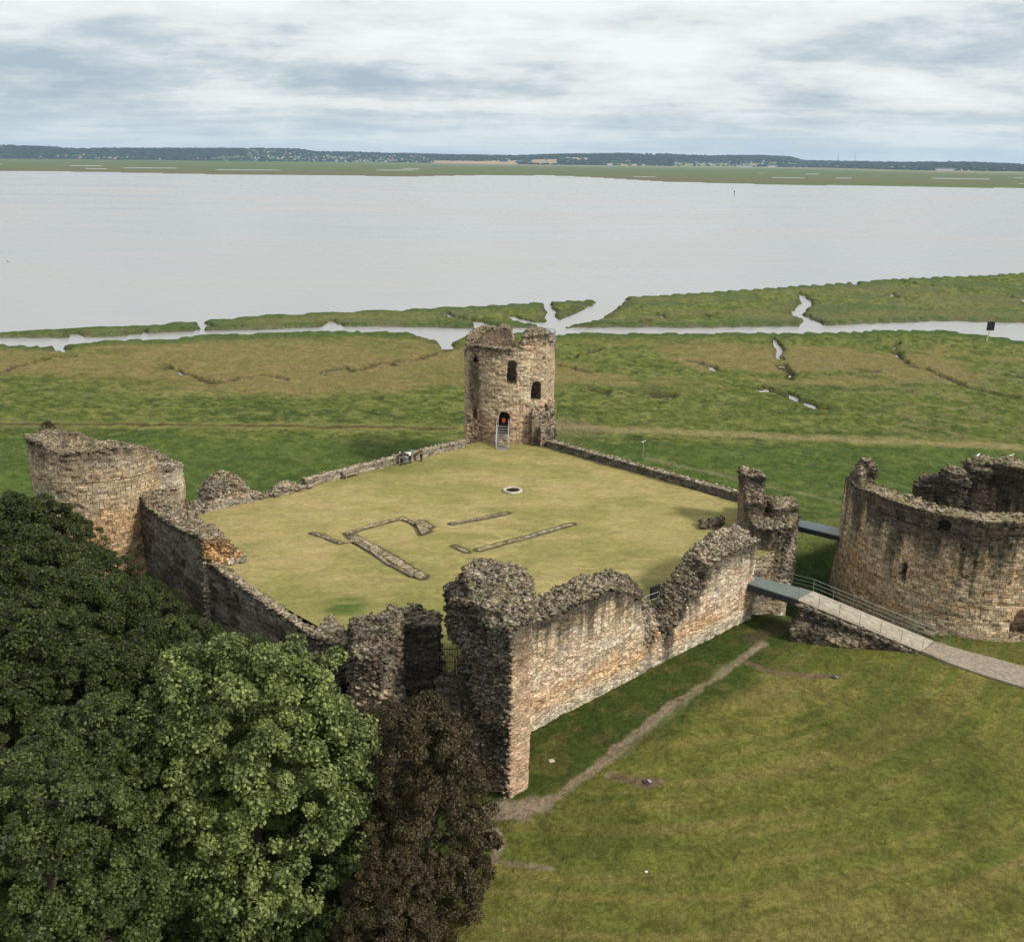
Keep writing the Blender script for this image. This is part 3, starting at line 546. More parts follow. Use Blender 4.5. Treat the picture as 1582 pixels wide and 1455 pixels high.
azd = np.degrees(TF); FIELD_A = (azd > az_of(668, 250)[0]) & (azd < az_of(800, 250)[0]) & (hr < 0.32) & RIDGE
FIELD_B = (azd > az_of(822, 252)[0]) & (azd < az_of(862, 252)[0]) & (hr < 0.5) & (hr > .08) & RIDGE; FIELD_C = (azd > az_of(1040, 255)[0]) & (azd < az_of(1165, 255)[0]) & (hr < 0.35) & RIDGE
cr = mixc(cr, (0.42, 0.27, 0.17), (FIELD_A | FIELD_B) * (0.55 + .4 * (vn(X / 900, Y / 120, s=9) > .5))); cr = mixc(cr, (0.20, 0.23, 0.09), FIELD_C * .7)
cf = cf * (1 - field[:, None]) + cr * field[:, None]
C = np.where(fm[:, None], cf, C)
idx = np.arange(nr * ntt).reshape(nr, ntt); q = np.stack([idx[:-1, :-1], idx[1:, :-1], idx[1:, 1:], idx[:-1, 1:]], -1).reshape(-1, 4)
wrap = np.stack([idx[:-1, -1], idx[1:, -1], idx[1:, 0], idx[:-1, 0]], -1); q = np.vstack([q, wrap])[:, ::-1]
cap = len(X); V = np.stack([X, Y, Z], 1)
me = np_mesh('ground', V, q.copy(), GROUND, {'col': ('FLOAT_COLOR', np.hstack([C, np.ones((len(C), 1))]))}, smooth=True)
tag(link('ground', me), kind='structure')
GX, GY, GZ = X, Y, Z
def gz(x, y):
    r = math.hypot(x, y); t = math.degrees(math.atan2(x, y)); i = int(np.clip(np.searchsorted(rr, r), 1, nr - 1)); j = int(np.clip(np.searchsorted(th, t), 1, ntt - 1))
    return float(GZ[(i) * ntt + j])
# ---- water
mt, nt, b = new_mat('silty tidal water'); q_ = NT(nt); pos = q_.n('ShaderNodeNewGeometry').outputs['Position']
pw = q_.map(pos, (0.010, 0.03, 1)); band = q_.noise(pw, 0.35, 5, 0.6, 0.6).outputs['Fac']
q_.put(b.inputs['Base Color'], q_.mix(q_.rng(band, .35, .65, 0, 1), (0.25, 0.25, 0.245, 1), (0.31, 0.308, 0.30, 1)))
q_.put(b.inputs['Roughness'], q_.rng(band, .4, .6, 0.16, 0.30)); b.inputs['IOR'].default_value = 1.33; b.inputs['Specular IOR Level'].default_value = 0.5
wv = q_.noise(q_.map(pos, (0.35, 0.8, 1)), 1.0, 5, 0.6).outputs['Fac']; q_.put(b.inputs['Normal'], q_.bump(wv, 0.10, 0.6)); WATER = mt
wm = MB(); wm.add([(-16000, 150, WZ), (16000, 150, WZ), (16000, 14000, WZ), (-16000, 14000, WZ)], [(0, 1, 2, 3)]); tag(wm.build('water', WATER), kind='structure')
# ---- ward: the dry grass platform inside the walls
WC = [(-1.0, 124.2), (-37.2, 89.0), (-4.5, 57.5), (31.5, 90.0)]
uu = np.array((0.715, 0.699)); u0 = np.array(WC[1]); e1 = (np.array(WC[0]) - u0); e2 = (np.array(WC[2]) - u0); n1_, n2_ = 330, 300
A_, B_ = np.meshgrid(np.linspace(0, 1, n1_), np.linspace(0, 1, n2_), indexing='ij'); A_ = A_.ravel(); B_ = B_.ravel()
corner = np.array(WC[3]) - (np.array(WC[0]) + np.array(WC[2]) - u0)
Q = u0 + A_[:, None] * e1 + B_[:, None] * e2 + (A_ * B_)[:, None] * corner; wx_, wy_ = Q[:, 0], Q[:, 1]
wz_ = (fbm(wx_ / 8, wy_ / 8, o=3, s=121) - .5) * 0.30 + (fbm(wx_ / .7, wy_ / .7, o=2, s=122) - .5) * 0.07
g1 = fbm(wx_ / 6.5, wy_ / 3.6, o=5, s=123); g2 = fbm(wx_ / 2.6, wy_ / 0.9, o=5, s=124); g3 = fbm(wx_ / 14, wy_ / 11, o=3, s=125)
cw = np.tile(np.array((0.292, 0.246, 0.098)), (len(wx_), 1)); cw = mixc(cw, (0.19, 0.185, 0.058), ss(0.44, 0.68, g1) * .6); cw = mixc(cw, (0.34, 0.262, 0.125), ss(0.46, 0.70, g2) * ss(.65, .40, g1) * .7)
cw = mixc(cw, (0.145, 0.16, 0.04), ss(112, 121, wy_) * .5 + ss(79, 66, wy_ + (g3 - .5) * 14) * .45 * ss(8, -8, wx_)); cw = mixc(cw, (0.06, 0.105, 0.02), ss(2.8, .6, np.hypot(wx_ + 13.5, (wy_ - 71.3))) * .85 * ss(.3, .55, g2 + .05))
cw = mixc(cw, (0.12, 0.14, 0.035), ss(0.55, .68, g3) * .5)
FND = []  # foundation strips: survey points of the centre line at ward level, width
FND.append(('line', [(535, 824), (575, 811), (620, 800), (640, 808)], .55)); FND.append(('block', [(640, 807), (652, 803), (668, 813), (660, 816), (664, 820), (650, 825)], 0)); FND.append(('line', [(543, 828), (590, 853), (640, 884), (652, 890)], 1.15))
FND.append(('line', [(482, 822), (505, 830), (524, 838), (545, 834), (556, 836)], .5)); FND.append(('line', [(548, 836), (575, 852), (600, 870), (636, 888)], .45)); FND.append(('line', [(697, 808), (740, 801), (784, 792)], .55)); FND.append(('line', [(738, 849), (800, 833), (884, 809)], .65))
FND.append(('line', [(702, 843), (712, 848), (721, 852)], .6))
for kd, pts, w in FND:
    pl = W2(pts, 0.0); d = dpoly(wx_, wy_, pl, kd == 'block'); e = w * .42 + .06 if kd == 'line' else .2
    kk = ss(e + .26, e + .10, d) * .95; kk = kk * (0.5 + g2); cw = mixc(cw, (0.055, 0.045, 0.028), np.clip(kk, 0, .9)); wz_ = wz_ - .10 * ss(e + .5, e + .1, d)
wz_ = wz_ * ss(0, .6, np.minimum(np.minimum(A_, 1 - A_), np.minimum(B_, 1 - B_)) * 40)
ii = np.arange(n1_ * n2_).reshape(n1_, n2_); wq = np.stack([ii[:-1, :-1], ii[:-1, 1:], ii[1:, 1:], ii[1:, :-1]], -1).reshape(-1, 4)
_cx, _cy = wx_[wq[:, 0]], wy_[wq[:, 0]]; A_s = np.array(P2(818, 1130, LZ)); u_s = np.array(P2(1165, 950, LZ)) - A_s; u_s /= np.linalg.norm(u_s)
A_w = np.array(P2(345, 893, 0.0)); u_w = np.array(P2(488, 990, 0.35)) - A_w; u_w /= np.linalg.norm(u_w)
keep = ((_cx - A_s[0]) * -u_s[1] + (_cy - A_s[1]) * u_s[0] > 0.9) & ((_cx - A_w[0]) * -u_w[1] + (_cy - A_w[1]) * u_w[0] > -0.1) & ((_cy > 60.3) | (_cx < -14)) & (_cx < 26.3) & ~((_cx > 20.5) & (_cy < 81.5)) & (_cx > -37.2)
wq = wq[keep]
me = np_mesh('ward_lawn', np.stack([wx_, wy_, wz_], 1), wq[:, ::1].copy(), WARD, {'col': ('FLOAT_COLOR', np.hstack([cw, np.ones((len(cw), 1))]))}, smooth=True)
me.flip_normals() if me.polygons[0].normal.z < 0 else None
tag(link('ward_lawn', me), kind='structure')
# ================================================================== THE RUIN
def unit(a_, b_): d = np.array(b_[:2]) - np.array(a_[:2]); return d / np.linalg.norm(d)
# ---- south-east curtain (big lit wall)
A = np.array(P2(818, 1130, LZ)); Bp = np.array(P2(1165, 950, LZ)); u = unit(A, Bp); n = np.array((-u[1], u[0])); TH_S = 2.3; Ai = A + n * TH_S
outer_px = [(822, 962), (860, 944), (900, 928), (945, 908), (975, 915), (992, 930), (1000, 975), (1004, 990), (1022, 990), (1045, 962), (1070, 922), (1088, 905), (1093, 876), (1115, 858), (1140, 848), (1165, 838)]
inner_px = [(822, 925), (850, 912), (880, 897), (910, 887), (945, 882), (970, 889), (988, 904), (997, 930), (1010, 934), (1024, 908), (1038, 885), (1058, 856), (1078, 838), (1100, 820), (1130, 812), (1158, 818)]
po = [(-4, 6.2)] + [W(*p, A, u) for p in outer_px]; pi_ = [(-4, 6.6)] + [W(*p, Ai, u) for p in inner_px]
mb = MB(); strip_solid(mb, A, u, n, TH_S, po, pi_, -4.6, -3.0, W(1165, 900, A, u)[0], 0.35, 0.12)
s_end = W(1165, 900, A, u)[0]
def t_south(V, N, t, n1_, n2_, U, dt):
    s = (V[:, :2] - A) @ u; z = V[:, 2]
    c = np.tile(PAL['tan'] * 1.22, (len(V), 1)); c += (PAL['pale'] * 1.08 - c) * ss(.4, .6, n1_ * .5 + n2_ * .5)[:, None]
    ob = ss(-3.0, -2.4, z) * ss(-0.4, -1.6, z + (n1_ - .5) * 2.2) * ss(.38, .52, n2_); c += (PAL['orange'] * 1.1 - c) * (ob * .75)[:, None]
    c += (PAL['pink'] - c) * (ss(.5, .62, n1_) * .45 * ss(4, 1, z))[:, None]
    pl = ss(-3.0, -3.4, z); c += (np.array((0.46, 0.41, 0.31)) - c) * (pl * .8)[:, None]
    st = ss(2.6, .8, np.abs(s - 14.3)) * ss(.25, .5, vn(U * 1.5, z * .3, s=2)); c += (PAL['grey'] * .45 - c) * (st * .85)[:, None]
    dr = ss(.45, .62, vn(U * 2.6, z * .1, s=77)) * ss(1.2, 4.2, z + (vn(U * .7, z * 0, s=78) - .5) * 3); c += (PAL['black'] * 1.6 - c) * (dr * .8 * ss(16, 11, s))[:, None]
    dk = ss(2.9, 4.6, z + (n1_ - .5) * 3) * ss(13, 10, s); c += (PAL['grey'] * .55 - c) * (dk * .6)[:, None]
    return c
def r_south(V, N):
    s = (V[:, :2] - A) @ u; zo = np.interp(s, [p[0] for p in po], [p[1] for p in po]); r_ = ss(0.25, 0.0, zo - V[:, 2]) * 1.0
    return np.maximum(r_, ss(2.6, 1.2, np.abs(s - 14.2)) * ss(-3, -1, V[:, 2]) * .8)
tag(ruin('curtain_wall', mb, .12, mat=STONE, ax=u, stone=(.44, .155), tintf=t_south, rubf=r_south, blk=1.0, blkdepth=2.8, shards=2000, seed=1, low=.42, capd=.4, topamp=.85), 'long ruined wall with pale tan and orange stone, its top dipping to a breach', 'wall', 'ruined curtain walls of the castle')
# small heap on its inner side
mb = MB(); c = np.array(D(1098, 812, 90)[:2]); mb.prism([tuple(c + q) for q in ((-1.2, -.6), (1.1, -.5), (1.2, .6), (-.9, .7))], -.3, [.3, .9, .9, .5])
tag(ruin('rubble_heap', mb, .12, base=('grey', 'brown', 'grey'), blk=.8, shards=200, seed=2), 'small dark rubble heap behind the high right end of the lit wall', 'rubble heap')
# ---- gatehouse pier
mb = MB()
pier = [(1.25, 53.1), (0.1, 52.0), (-1.1, 53.2), (-2.5, 55.6), (-3.9, 58.2), (-4.25, 60.6), (-2.0, 62.0), (0.6, 61.4), (1.35, 59.4)]
mb.prism(pier[:3] + [(-2.0, 55.2), (-2.9, 57.8), (-3.3, 60.2)] + pier[6:], -4.8, [8.4, 8.2, 7.6, 7.9, 8.2, 8.4, 8.5, 8.0, 8.0])
mb.prism([(0.2, 54.0), (-1.8, 54.6), (-4.0, 57.8), (-4.4, 60.2), (-2.2, 61.8), (0.8, 61.0)], 4.2, [8.2, 8.3, 7.2, 7.0, 8.7, 8.2])
mb.prism([(-2.2, 55.4), (-3.4, 58.2), (-3.2, 60.6), (-1.5, 60.0)], -4.8, [2.0, 2.6, 2.6, 2.0])
cut = MB(); cut.ball((-2.7, 56.4, -2.4), 1.5, sc=(1.1, 1.3, 1.1))
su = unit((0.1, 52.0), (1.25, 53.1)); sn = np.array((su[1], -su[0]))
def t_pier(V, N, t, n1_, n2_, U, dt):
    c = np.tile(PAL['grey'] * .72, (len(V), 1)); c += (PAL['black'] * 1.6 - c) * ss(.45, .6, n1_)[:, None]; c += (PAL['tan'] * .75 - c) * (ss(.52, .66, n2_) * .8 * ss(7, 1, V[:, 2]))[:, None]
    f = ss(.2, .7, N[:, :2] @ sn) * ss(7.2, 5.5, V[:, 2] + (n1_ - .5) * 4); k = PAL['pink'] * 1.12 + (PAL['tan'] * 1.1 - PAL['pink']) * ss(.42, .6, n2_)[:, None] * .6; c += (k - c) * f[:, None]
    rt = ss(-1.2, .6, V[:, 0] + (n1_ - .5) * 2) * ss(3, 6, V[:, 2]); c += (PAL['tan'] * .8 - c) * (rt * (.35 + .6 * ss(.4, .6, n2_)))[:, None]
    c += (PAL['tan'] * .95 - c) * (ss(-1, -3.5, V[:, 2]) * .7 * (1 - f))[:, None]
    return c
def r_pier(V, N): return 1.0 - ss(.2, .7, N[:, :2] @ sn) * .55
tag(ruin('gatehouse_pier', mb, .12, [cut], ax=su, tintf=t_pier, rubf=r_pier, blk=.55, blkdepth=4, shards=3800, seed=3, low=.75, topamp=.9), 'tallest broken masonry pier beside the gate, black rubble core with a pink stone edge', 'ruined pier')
# ---- gatehouse remains on the other side of the gate
mb = MB(); mb.prism([(-8.6, 60.3), (-4.95, 60.3), (-4.95, 62.2), (-8.8, 62.4)], -4.8, [4.3, 3.9, 4.1, 4.7])
mb.prism([(-11.0, 58.2), (-10.0, 56.4), (-8.4, 56.0), (-7.4, 57.6), (-7.7, 61.5), (-11.3, 61.5)], -4.8, [2.9, 3.4, 3.9, 4.6, 4.8, 3.6])
mb.prism([(-10.6, 56.6), (-9.9, 55.0), (-7.6, 54.8), (-7.2, 57.0)], -4.8, [0.4, -.6, -.4, 1.2])
def t_frag(V, N, t, n1_, n2_, U, dt):
    c = np.tile(PAL['grey'] * .75, (len(V), 1)); c += (PAL['black'] * 1.5 - c) * ss(.42, .58, n1_)[:, None]
    f = ss(2.6, .8, V[:, 2] + (n2_ - .5) * 3) * ss(-11.2, -10.2, V[:, 0]) * ss(-7.4, -8.0, V[:, 0]) * ss(59.5, 58.5, V[:, 1]); c += (PAL['tan'] * 1.15 - c) * (f * (.5 + .5 * ss(.4, .55, n2_)))[:, None]
    return c
tag(ruin('gatehouse_fragment', mb, .12, ax=(1, 0), tintf=t_frag, rubf=lambda V, N: .75 + 0 * V[:, 0], blk=.6, blkdepth=4, shards=1700, seed=4, low=.6), 'broad dark ruin block left of the iron gate above the copper tree', 'ruined wall')
mb = MB(); mb.prism([(-14.3, 61.6), (-11.0, 60.0), (-10.9, 61.8), (-13.4, 64.4)], -5.5, [2.6, 2.4, 2.0, 2.9])
cut = MB(); cut.box((-11.6, 60.2, -2.4), (1.0, 3.2, 3.4))
tag(ruin('gatehouse_stub', mb, .12, [cut], ax=(1, -.4), tintf=t_frag, rubf=lambda V, N: .6 + 0 * V[:, 0], blk=.7, blkdepth=3, shards=500, seed=5, low=.6), 'low dark wall stub with a black opening, between bright tree and gatehouse block', 'ruined wall')
# gate threshold
mb = MB(); mb.prism([(-5.3, 59.7), (-3.0, 59.7), (-3.0, 61.3), (-5.3, 61.3)], -5.0, -0.05)
tag(ruin('gate_threshold', mb, .15, base=('grey', 'brown', 'grey'), blk=.2, shards=60, seed=6, low=.2, topamp=.3), 'worn stone sill wall under the iron gate', 'threshold wall')
# ---- south-west side: high curtain, broken end, low retaining wall
A3 = np.array(P2(345, 893, 0.0)); B3 = np.array(P2(488, 990, 0.35)); u3 = unit(A3, B3); n3 = np.array((-u3[1], u3[0]))
if n3[0] < 0: n3 = -n3
A3i = A3 + n3 * 2.4
wo_px = [(207, 752), (222, 778), (250, 799), (280, 818), (300, 824), (318, 832), (322, 842)]; wi_px = [(262, 770), (275, 782), (300, 795), (318, 808), (335, 816), (345, 826)]
po3 = [W(*p, A3, u3) for p in wo_px]; pi3 = [W(*p, A3i, u3) for p in wi_px]
sE = W(320, 880, A3, u3)[0]
mb = MB(); strip_solid(mb, A3, u3, n3, 2.4, po3, pi3, -6.0, po3[0][0] - .5, sE, .5, .25)
e0 = A3 + u3 * sE; mb.prism([tuple(e0 + n3 * .3), tuple(e0 + u3 * .9 + n3 * .6), tuple(e0 + u3 * 1.4 + n3 * 3.2), tuple(e0 + n3 * 3.4 - u3 * .6), tuple(e0 - u3 * 1.2 + n3 * 2.2)], -.5, [1.0, .5, .35, .5, 1.6])
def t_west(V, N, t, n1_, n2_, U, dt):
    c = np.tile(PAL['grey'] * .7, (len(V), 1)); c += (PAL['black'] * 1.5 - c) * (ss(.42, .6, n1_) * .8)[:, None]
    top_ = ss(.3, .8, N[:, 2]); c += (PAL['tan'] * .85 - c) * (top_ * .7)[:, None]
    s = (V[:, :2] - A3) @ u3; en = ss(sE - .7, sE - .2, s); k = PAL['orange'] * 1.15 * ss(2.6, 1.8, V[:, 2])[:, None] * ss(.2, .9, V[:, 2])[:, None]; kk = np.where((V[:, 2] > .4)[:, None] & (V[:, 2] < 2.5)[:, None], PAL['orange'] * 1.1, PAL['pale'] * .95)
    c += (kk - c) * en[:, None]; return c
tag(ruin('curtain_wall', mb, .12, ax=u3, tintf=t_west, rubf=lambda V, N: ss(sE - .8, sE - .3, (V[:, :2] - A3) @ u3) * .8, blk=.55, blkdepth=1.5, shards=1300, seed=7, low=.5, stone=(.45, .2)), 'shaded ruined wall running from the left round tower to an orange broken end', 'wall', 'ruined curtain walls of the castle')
mb = MB(); strip_solid(mb, A3 + n3 * .1, u3, n3, .75, [(0, .42)], [(0, .50)], -6.0, sE, np.linalg.norm(B3 - A3) + 1.8, 1.0, .3)
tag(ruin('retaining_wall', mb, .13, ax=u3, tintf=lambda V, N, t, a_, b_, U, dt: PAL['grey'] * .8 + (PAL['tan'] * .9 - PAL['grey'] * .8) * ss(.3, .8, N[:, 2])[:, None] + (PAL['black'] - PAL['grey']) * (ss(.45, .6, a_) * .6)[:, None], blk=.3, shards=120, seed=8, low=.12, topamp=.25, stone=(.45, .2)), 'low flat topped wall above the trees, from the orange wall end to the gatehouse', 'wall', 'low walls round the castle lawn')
# ---- south-west tower
TC = (-42.6, 94.3); TRd = 6.5
tt = [CYL(*p, TC[0], TC[1], TRd) for p in [(44, 678), (60, 684), (92, 700), (110, 698), (145, 693), (185, 690), (225, 690), (240, 700), (246, 712)]]
def tower_profile(pts, back):
    xs = [a_ % (2 * math.pi) for a_, z in pts]; zs = [z for a_, z in pts]; o = sorted(zip(xs, zs)); lo, hi = o[0][0], o[-1][0]
    bx = [lo + (-(2 * math.pi) + hi - lo + 2 * math.pi) * 0, ]
    allp = o + [(a_, z) for a_, z in back]; allp = sorted(allp); ax_ = np.array([p[0] for p in allp]); az = np.array([p[1] for p in allp])
    ax2 = np.concatenate([ax_ - 2 * math.pi, ax_, ax_ + 2 * math.pi]); az2 = np.tile(az, 3)
    return lambda t: float(np.interp(t % (2 * math.pi), ax2, az2))
topW = tower_profile(tt, [(R(10), 5.0), (R(40), 4.4), (R(80), 4.4), (R(110), 5.2), (R(140), 6.9), (R(165), 7.6)])
mb = MB(); ring_solid(mb, TC, TRd, 4.2, topW, lambda t: topW(t) + .15 * math.sin(5 * t), -6.0, 72, TRd + .5)
def cyl_uv(c, rad): return lambda V: (np.arctan2(V[:, 1] - c[1], V[:, 0] - c[0]) - math.pi / 2) % (2 * math.pi) * rad
def t_tw(V, N, t, n1_, n2_, U, dt):
    c = np.tile(PAL['tan'] * .85, (len(V), 1)); c += (PAL['pale'] * .75 - c) * (ss(.45, .6, n1_) * .5)[:, None]; c += (PAL['brown'] - c) * (ss(.5, .65, n2_) * .5)[:, None]
    c += (PAL['orange'] - c) * (ss(3.5, .5, V[:, 2] + (n1_ - .5) * 3) * .5)[:, None]; return c
tw = ruin('round_tower', mb, .14, mat=ASHLAR, uvf=cyl_uv(TC, 6.5), stone=(.5, .25), tintf=t_tw, blk=.65, blkdepth=2.0, shards=900, seed=9, low=.35, topamp=.8)
tag(tw, 'squat round tower rising from the trees at the left edge', 'tower', 'round towers of the castle')
mb = MB(); c_ = np.array(D(262, 740, 94.5)[:2]); mb.prism([tuple(c_ + q) for q in ((-2.6, -1.8), (.6, -1.0), (1.0, 1.6), (-2.4, 2.4))], -1, [5.6, 4.4, 4.2, 5.0]); mb.prism([tuple(c_ + q) for q in ((-2.0, -2.2), (1.1, -1.2), (1.3, .6), (-1, .6))], -1, [2.2, 2.4, 2.6, 3.0])
tag(ruin('wall_stub', mb, .13, base=('tan', 'pale', 'brown'), blk=.5, shards=350, seed=10, low=.6, rubf=lambda V, N: .5 + 0 * V[:, 0]), 'torn wall stub clinging to the right side of the left round tower', 'wall stub')
# ---- north-west side: ruined lumps and parapet
L0 = np.array(P2(300, 797, 0)); L1 = np.array(P2(690, 699, 0)); ul = unit(L0, L1); nl = np.array((-ul[1], ul[0])); L0b = L0 + nl * 1.9
pxs = [(278, 790), (292, 777), (305, 770), (314, 742), (330, 729), (350, 728), (366, 738), (376, 752), (392, 762), (408, 768)]
pb = [W(*p, L0b, ul) for p in pxs]; pf = [(s, max(z - .9, .25)) for s, z in pb]
mb = MB(); strip_solid(mb, L0, ul, nl, 1.9, pf, pb, -3.0, pb[0][0], pb[-1][0], .4)
tag(ruin('wall_fragment', mb, .12, ax=ul, base=('grey', 'tan', 'pale'), rubf=lambda V, N: ss(1, 1.6, V[:, 2]) * .9, blk=.6, blkdepth=1.6, shards=700, seed=11, low=.8, stone=(.42, .2)), 'rounded ruin hump on the far left lawn edge, nearest the left tower', 'wall fragment', 'ruin humps on the far left lawn edge')
pxs = [(408, 768), (416, 752), (426, 742), (440, 741), (458, 744), (473, 745)]; pb = [W(*p, L0b, ul) for p in pxs]; pf = [(s, max(z - .45, .3)) for s, z in pb]
mb = MB(); strip_solid(mb, L0 - nl * .3, ul, nl, 1.9, pf, pb, -3.0, pb[0][0] + .1, pb[-1][0], .4)
tag(ruin('wall_fragment', mb, .12, ax=ul, base=('grey', 'tan', 'pale'), rubf=lambda V, N: .8 + 0 * V[:, 0], blk=.4, blkdepth=1.2, shards=420, seed=12, low=.7), 'small ruin hump between the rounded hump and the low wall', 'wall fragment', 'ruin humps on the far left lawn edge')
Lb = L0 + nl * .15; sa = W(474, 748, L0, ul)[0]; sb = W(716, 693, L0, ul)[0] + .8
mb = MB(); strip_solid(mb, Lb, ul, nl, .8, [(0, .92), (40, .95)], [(0, .96)], -5.8, sa, sb, 1.0)
lowtint = lambda V, N, t, a_, b_, U, dt: PAL['grey'] * .9 + (PAL['pale'] * .85 - PAL['grey'] * .9) * (.35 + .65 * ss(.3, .8, N[:, 2]))[:, None] - .05 * ss(.45, .6, b_)[:, None]
lp = ruin('low_wall', mb, .13, ax=ul, tintf=lowtint, rubf=lambda V, N: ss(sb - 4, sb - 2, (V[:, :2] - L0) @ ul), blk=.25, shards=160, seed=13, low=.12, topamp=.2, stone=(.6, .25)); tag(lp, 'pale low wall with people leaning over it, left of the far tower', 'wall', 'low walls round the castle lawn')
# ---- north-east side low wall
R0 = np.array(P2(853, 694, 0)); R1 = np.array(P2(1140, 775, 0)); ur = unit(R0, R1); nrr = np.array((-ur[1], ur[0]))
mb = MB(); strip_solid(mb, R0, ur, nrr, .85, [(0, .95)], [(0, 1.0)], -5.8, -1.0, np.linalg.norm(R1 - R0) + .8, 1.0)
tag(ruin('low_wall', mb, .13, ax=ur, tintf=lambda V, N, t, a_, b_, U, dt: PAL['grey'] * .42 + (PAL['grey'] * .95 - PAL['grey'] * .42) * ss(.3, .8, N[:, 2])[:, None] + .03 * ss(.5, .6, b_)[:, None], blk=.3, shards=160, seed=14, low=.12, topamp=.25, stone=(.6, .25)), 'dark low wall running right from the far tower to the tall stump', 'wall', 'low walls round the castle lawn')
# ---- north-east tower (centre)
NC = (-0.45, 124.6); NR = 5.95
nt_ = [CYL(*p, NC[0], NC[1], NR) for p in [(717, 541), (722, 533), (740, 533), (770, 537), (797, 539), (806, 533), (812, 527), (830, 530), (845, 533), (853, 536)]]
topN = tower_profile(nt_, [(R(8), 12.6), (R(25), 13.4), (R(45), 13.6), (R(64), 13.5), (R(70), 10.6), (R(82), 10.4), (R(87), 13.3), (R(100), 13.8), (R(112), 13.3), (R(130), 13.8), (R(150), 13.2), (R(170), 12.6)])
topNi = lambda t: topN(t) + (-.3 if (t % (2 * math.pi)) > math.pi else -.2)
mb = MB(); ring_solid(mb, NC, NR, 4.2, topN, topNi, -5.8, 80, NR)
dd = lambda px, py, Y: D(px, py, Y)
cl = D(835, 514, 121.5); mb.prism([(1.0, 119.6), (4.2, 120.6), (4.4, 122.6), (1.6, 122.4)], 9, [14.0, 14.2, 14.0, 14.3])
mb.prism([(2.4, 118.2), (5.3, 119.8), (5.2, 122), (3, 120.5)], -5.8, [4.2, 4.0, 5.2, 5.6]); mb.prism([(3.6, 117.6), (5.6, 118.6), (5.6, 121), (3.4, 119.4)], -5.8, [2.2, 2.4, 3.4, 3.2])
mb.prism([(-5.9, 118.6), (-4.4, 119.4), (-4.6, 121.5), (-6.3, 121.0)], -5.8, [2.2, 4.0, 5.6, 3.6])
def hole(px0, py0, px1, py1, Y, depth=4.0, wob_=0):
    a_ = D(px0, py0, Y); b_ = D(px1, py1, Y); m_ = MB(); w_ = (b_[0] - a_[0]) / 2; cx_ = (a_[0] + b_[0]) / 2
    pts = [(-1, b_[2]), (1, b_[2] + wob_), (1, a_[2] - .45), (.55, a_[2] - .1), (0, a_[2]), (-.6, a_[2] - .12), (-.9, a_[2] - .6)]
    V = [(cx_ + x * w_, Y - 2, z) for x, z in pts] + [(cx_ + x * w_, Y + depth, z) for x, z in pts]; k = len(pts)
    return m_.add(V, [tuple(range(k - 1, -1, -1)), tuple(range(k, 2 * k))] + [(i, (i + 1) % k, k + (i + 1) % k, k + i) for i in range(k)])
cuts = [hole(770, 636, 787, 671, 118.9), hole(783, 556, 797, 594, 118.9), hole(820, 590, 835, 620, 119.6), hole(731, 547, 740, 562, 120.6, 2.5), hole(841, 626, 847, 634, 120.4, 2), hole(838, 548, 842, 556, 120.4, 2)]
# torn groove where the north curtain joined
g_ = MB(); a_ = D(729, 560, 120.4); g_.prism([(-5.3, 117.5), (-4.4, 117.5), (-4.6, 120.4), (-5.2, 120.6)], 3.0, [12, 12, 12, 12]); cuts.append(g_)
def t_ne(V, N, t, n1_, n2_, U, dt):
    c = np.tile(PAL['tan'] * .98, (len(V), 1)); c += (PAL['pale'] * .85 - c) * (ss(.46, .6, n2_) * .5)[:, None]; c += (PAL['pink'] * .95 - c) * (ss(4.0, 2.8, V[:, 2] + (n1_ - .5) * 3) * .75)[:, None]
    c += (PAL['pink'] - c) * (ss(.55, .66, n1_) * .6)[:, None]; r_ = ss(1.9, 2.9, V[:, 0]) * ss(5, 4, V[:, 2]); c += (PAL['grey'] * .75 - c) * (r_ * .7)[:, None]
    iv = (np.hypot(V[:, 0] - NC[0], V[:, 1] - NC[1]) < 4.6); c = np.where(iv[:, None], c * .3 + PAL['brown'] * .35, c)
    g2_ = ss(.9, .3, np.abs(V[:, 0] + 4.9)) * ss(11.5, 10, V[:, 2]); c += (PAL['brown'] * .45 - c) * (g2_ * .75)[:, None]; return c
def r_ne(V, N):
    x, z = V[:, 0], V[:, 2]; fr = V[:, 1] < 124
    return np.where(fr, np.maximum(ss(1.9, 2.8, x) * ss(5.4, 4.2, z), ss(1.2, .5, np.abs(x + 4.9))), 0) * .9 + np.where(fr, ss(2.4, 3.4, x) * .35, .4)
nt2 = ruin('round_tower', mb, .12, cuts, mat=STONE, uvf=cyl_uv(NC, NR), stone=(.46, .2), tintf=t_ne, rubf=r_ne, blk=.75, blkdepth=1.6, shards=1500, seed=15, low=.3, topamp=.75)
tag(nt2, 'tall round tower on the river side with windows and a doorway, in the centre', 'tower', 'round towers of the castle')
mb = MB(); mb.prism([(21.2, 79.6), (23.6, 80.2), (25.0, 84.6), (22.6, 86.5), (19.5, 81.5)], -5.2, -.12)
tag(ruin('gateway_threshold', mb, .15, base=('grey', 'brown', 'tan'), blk=.3, shards=120, seed=61, low=.15, topamp=.3), 'masonry sill in the gap where the green footbridge enters the castle', 'threshold wall')
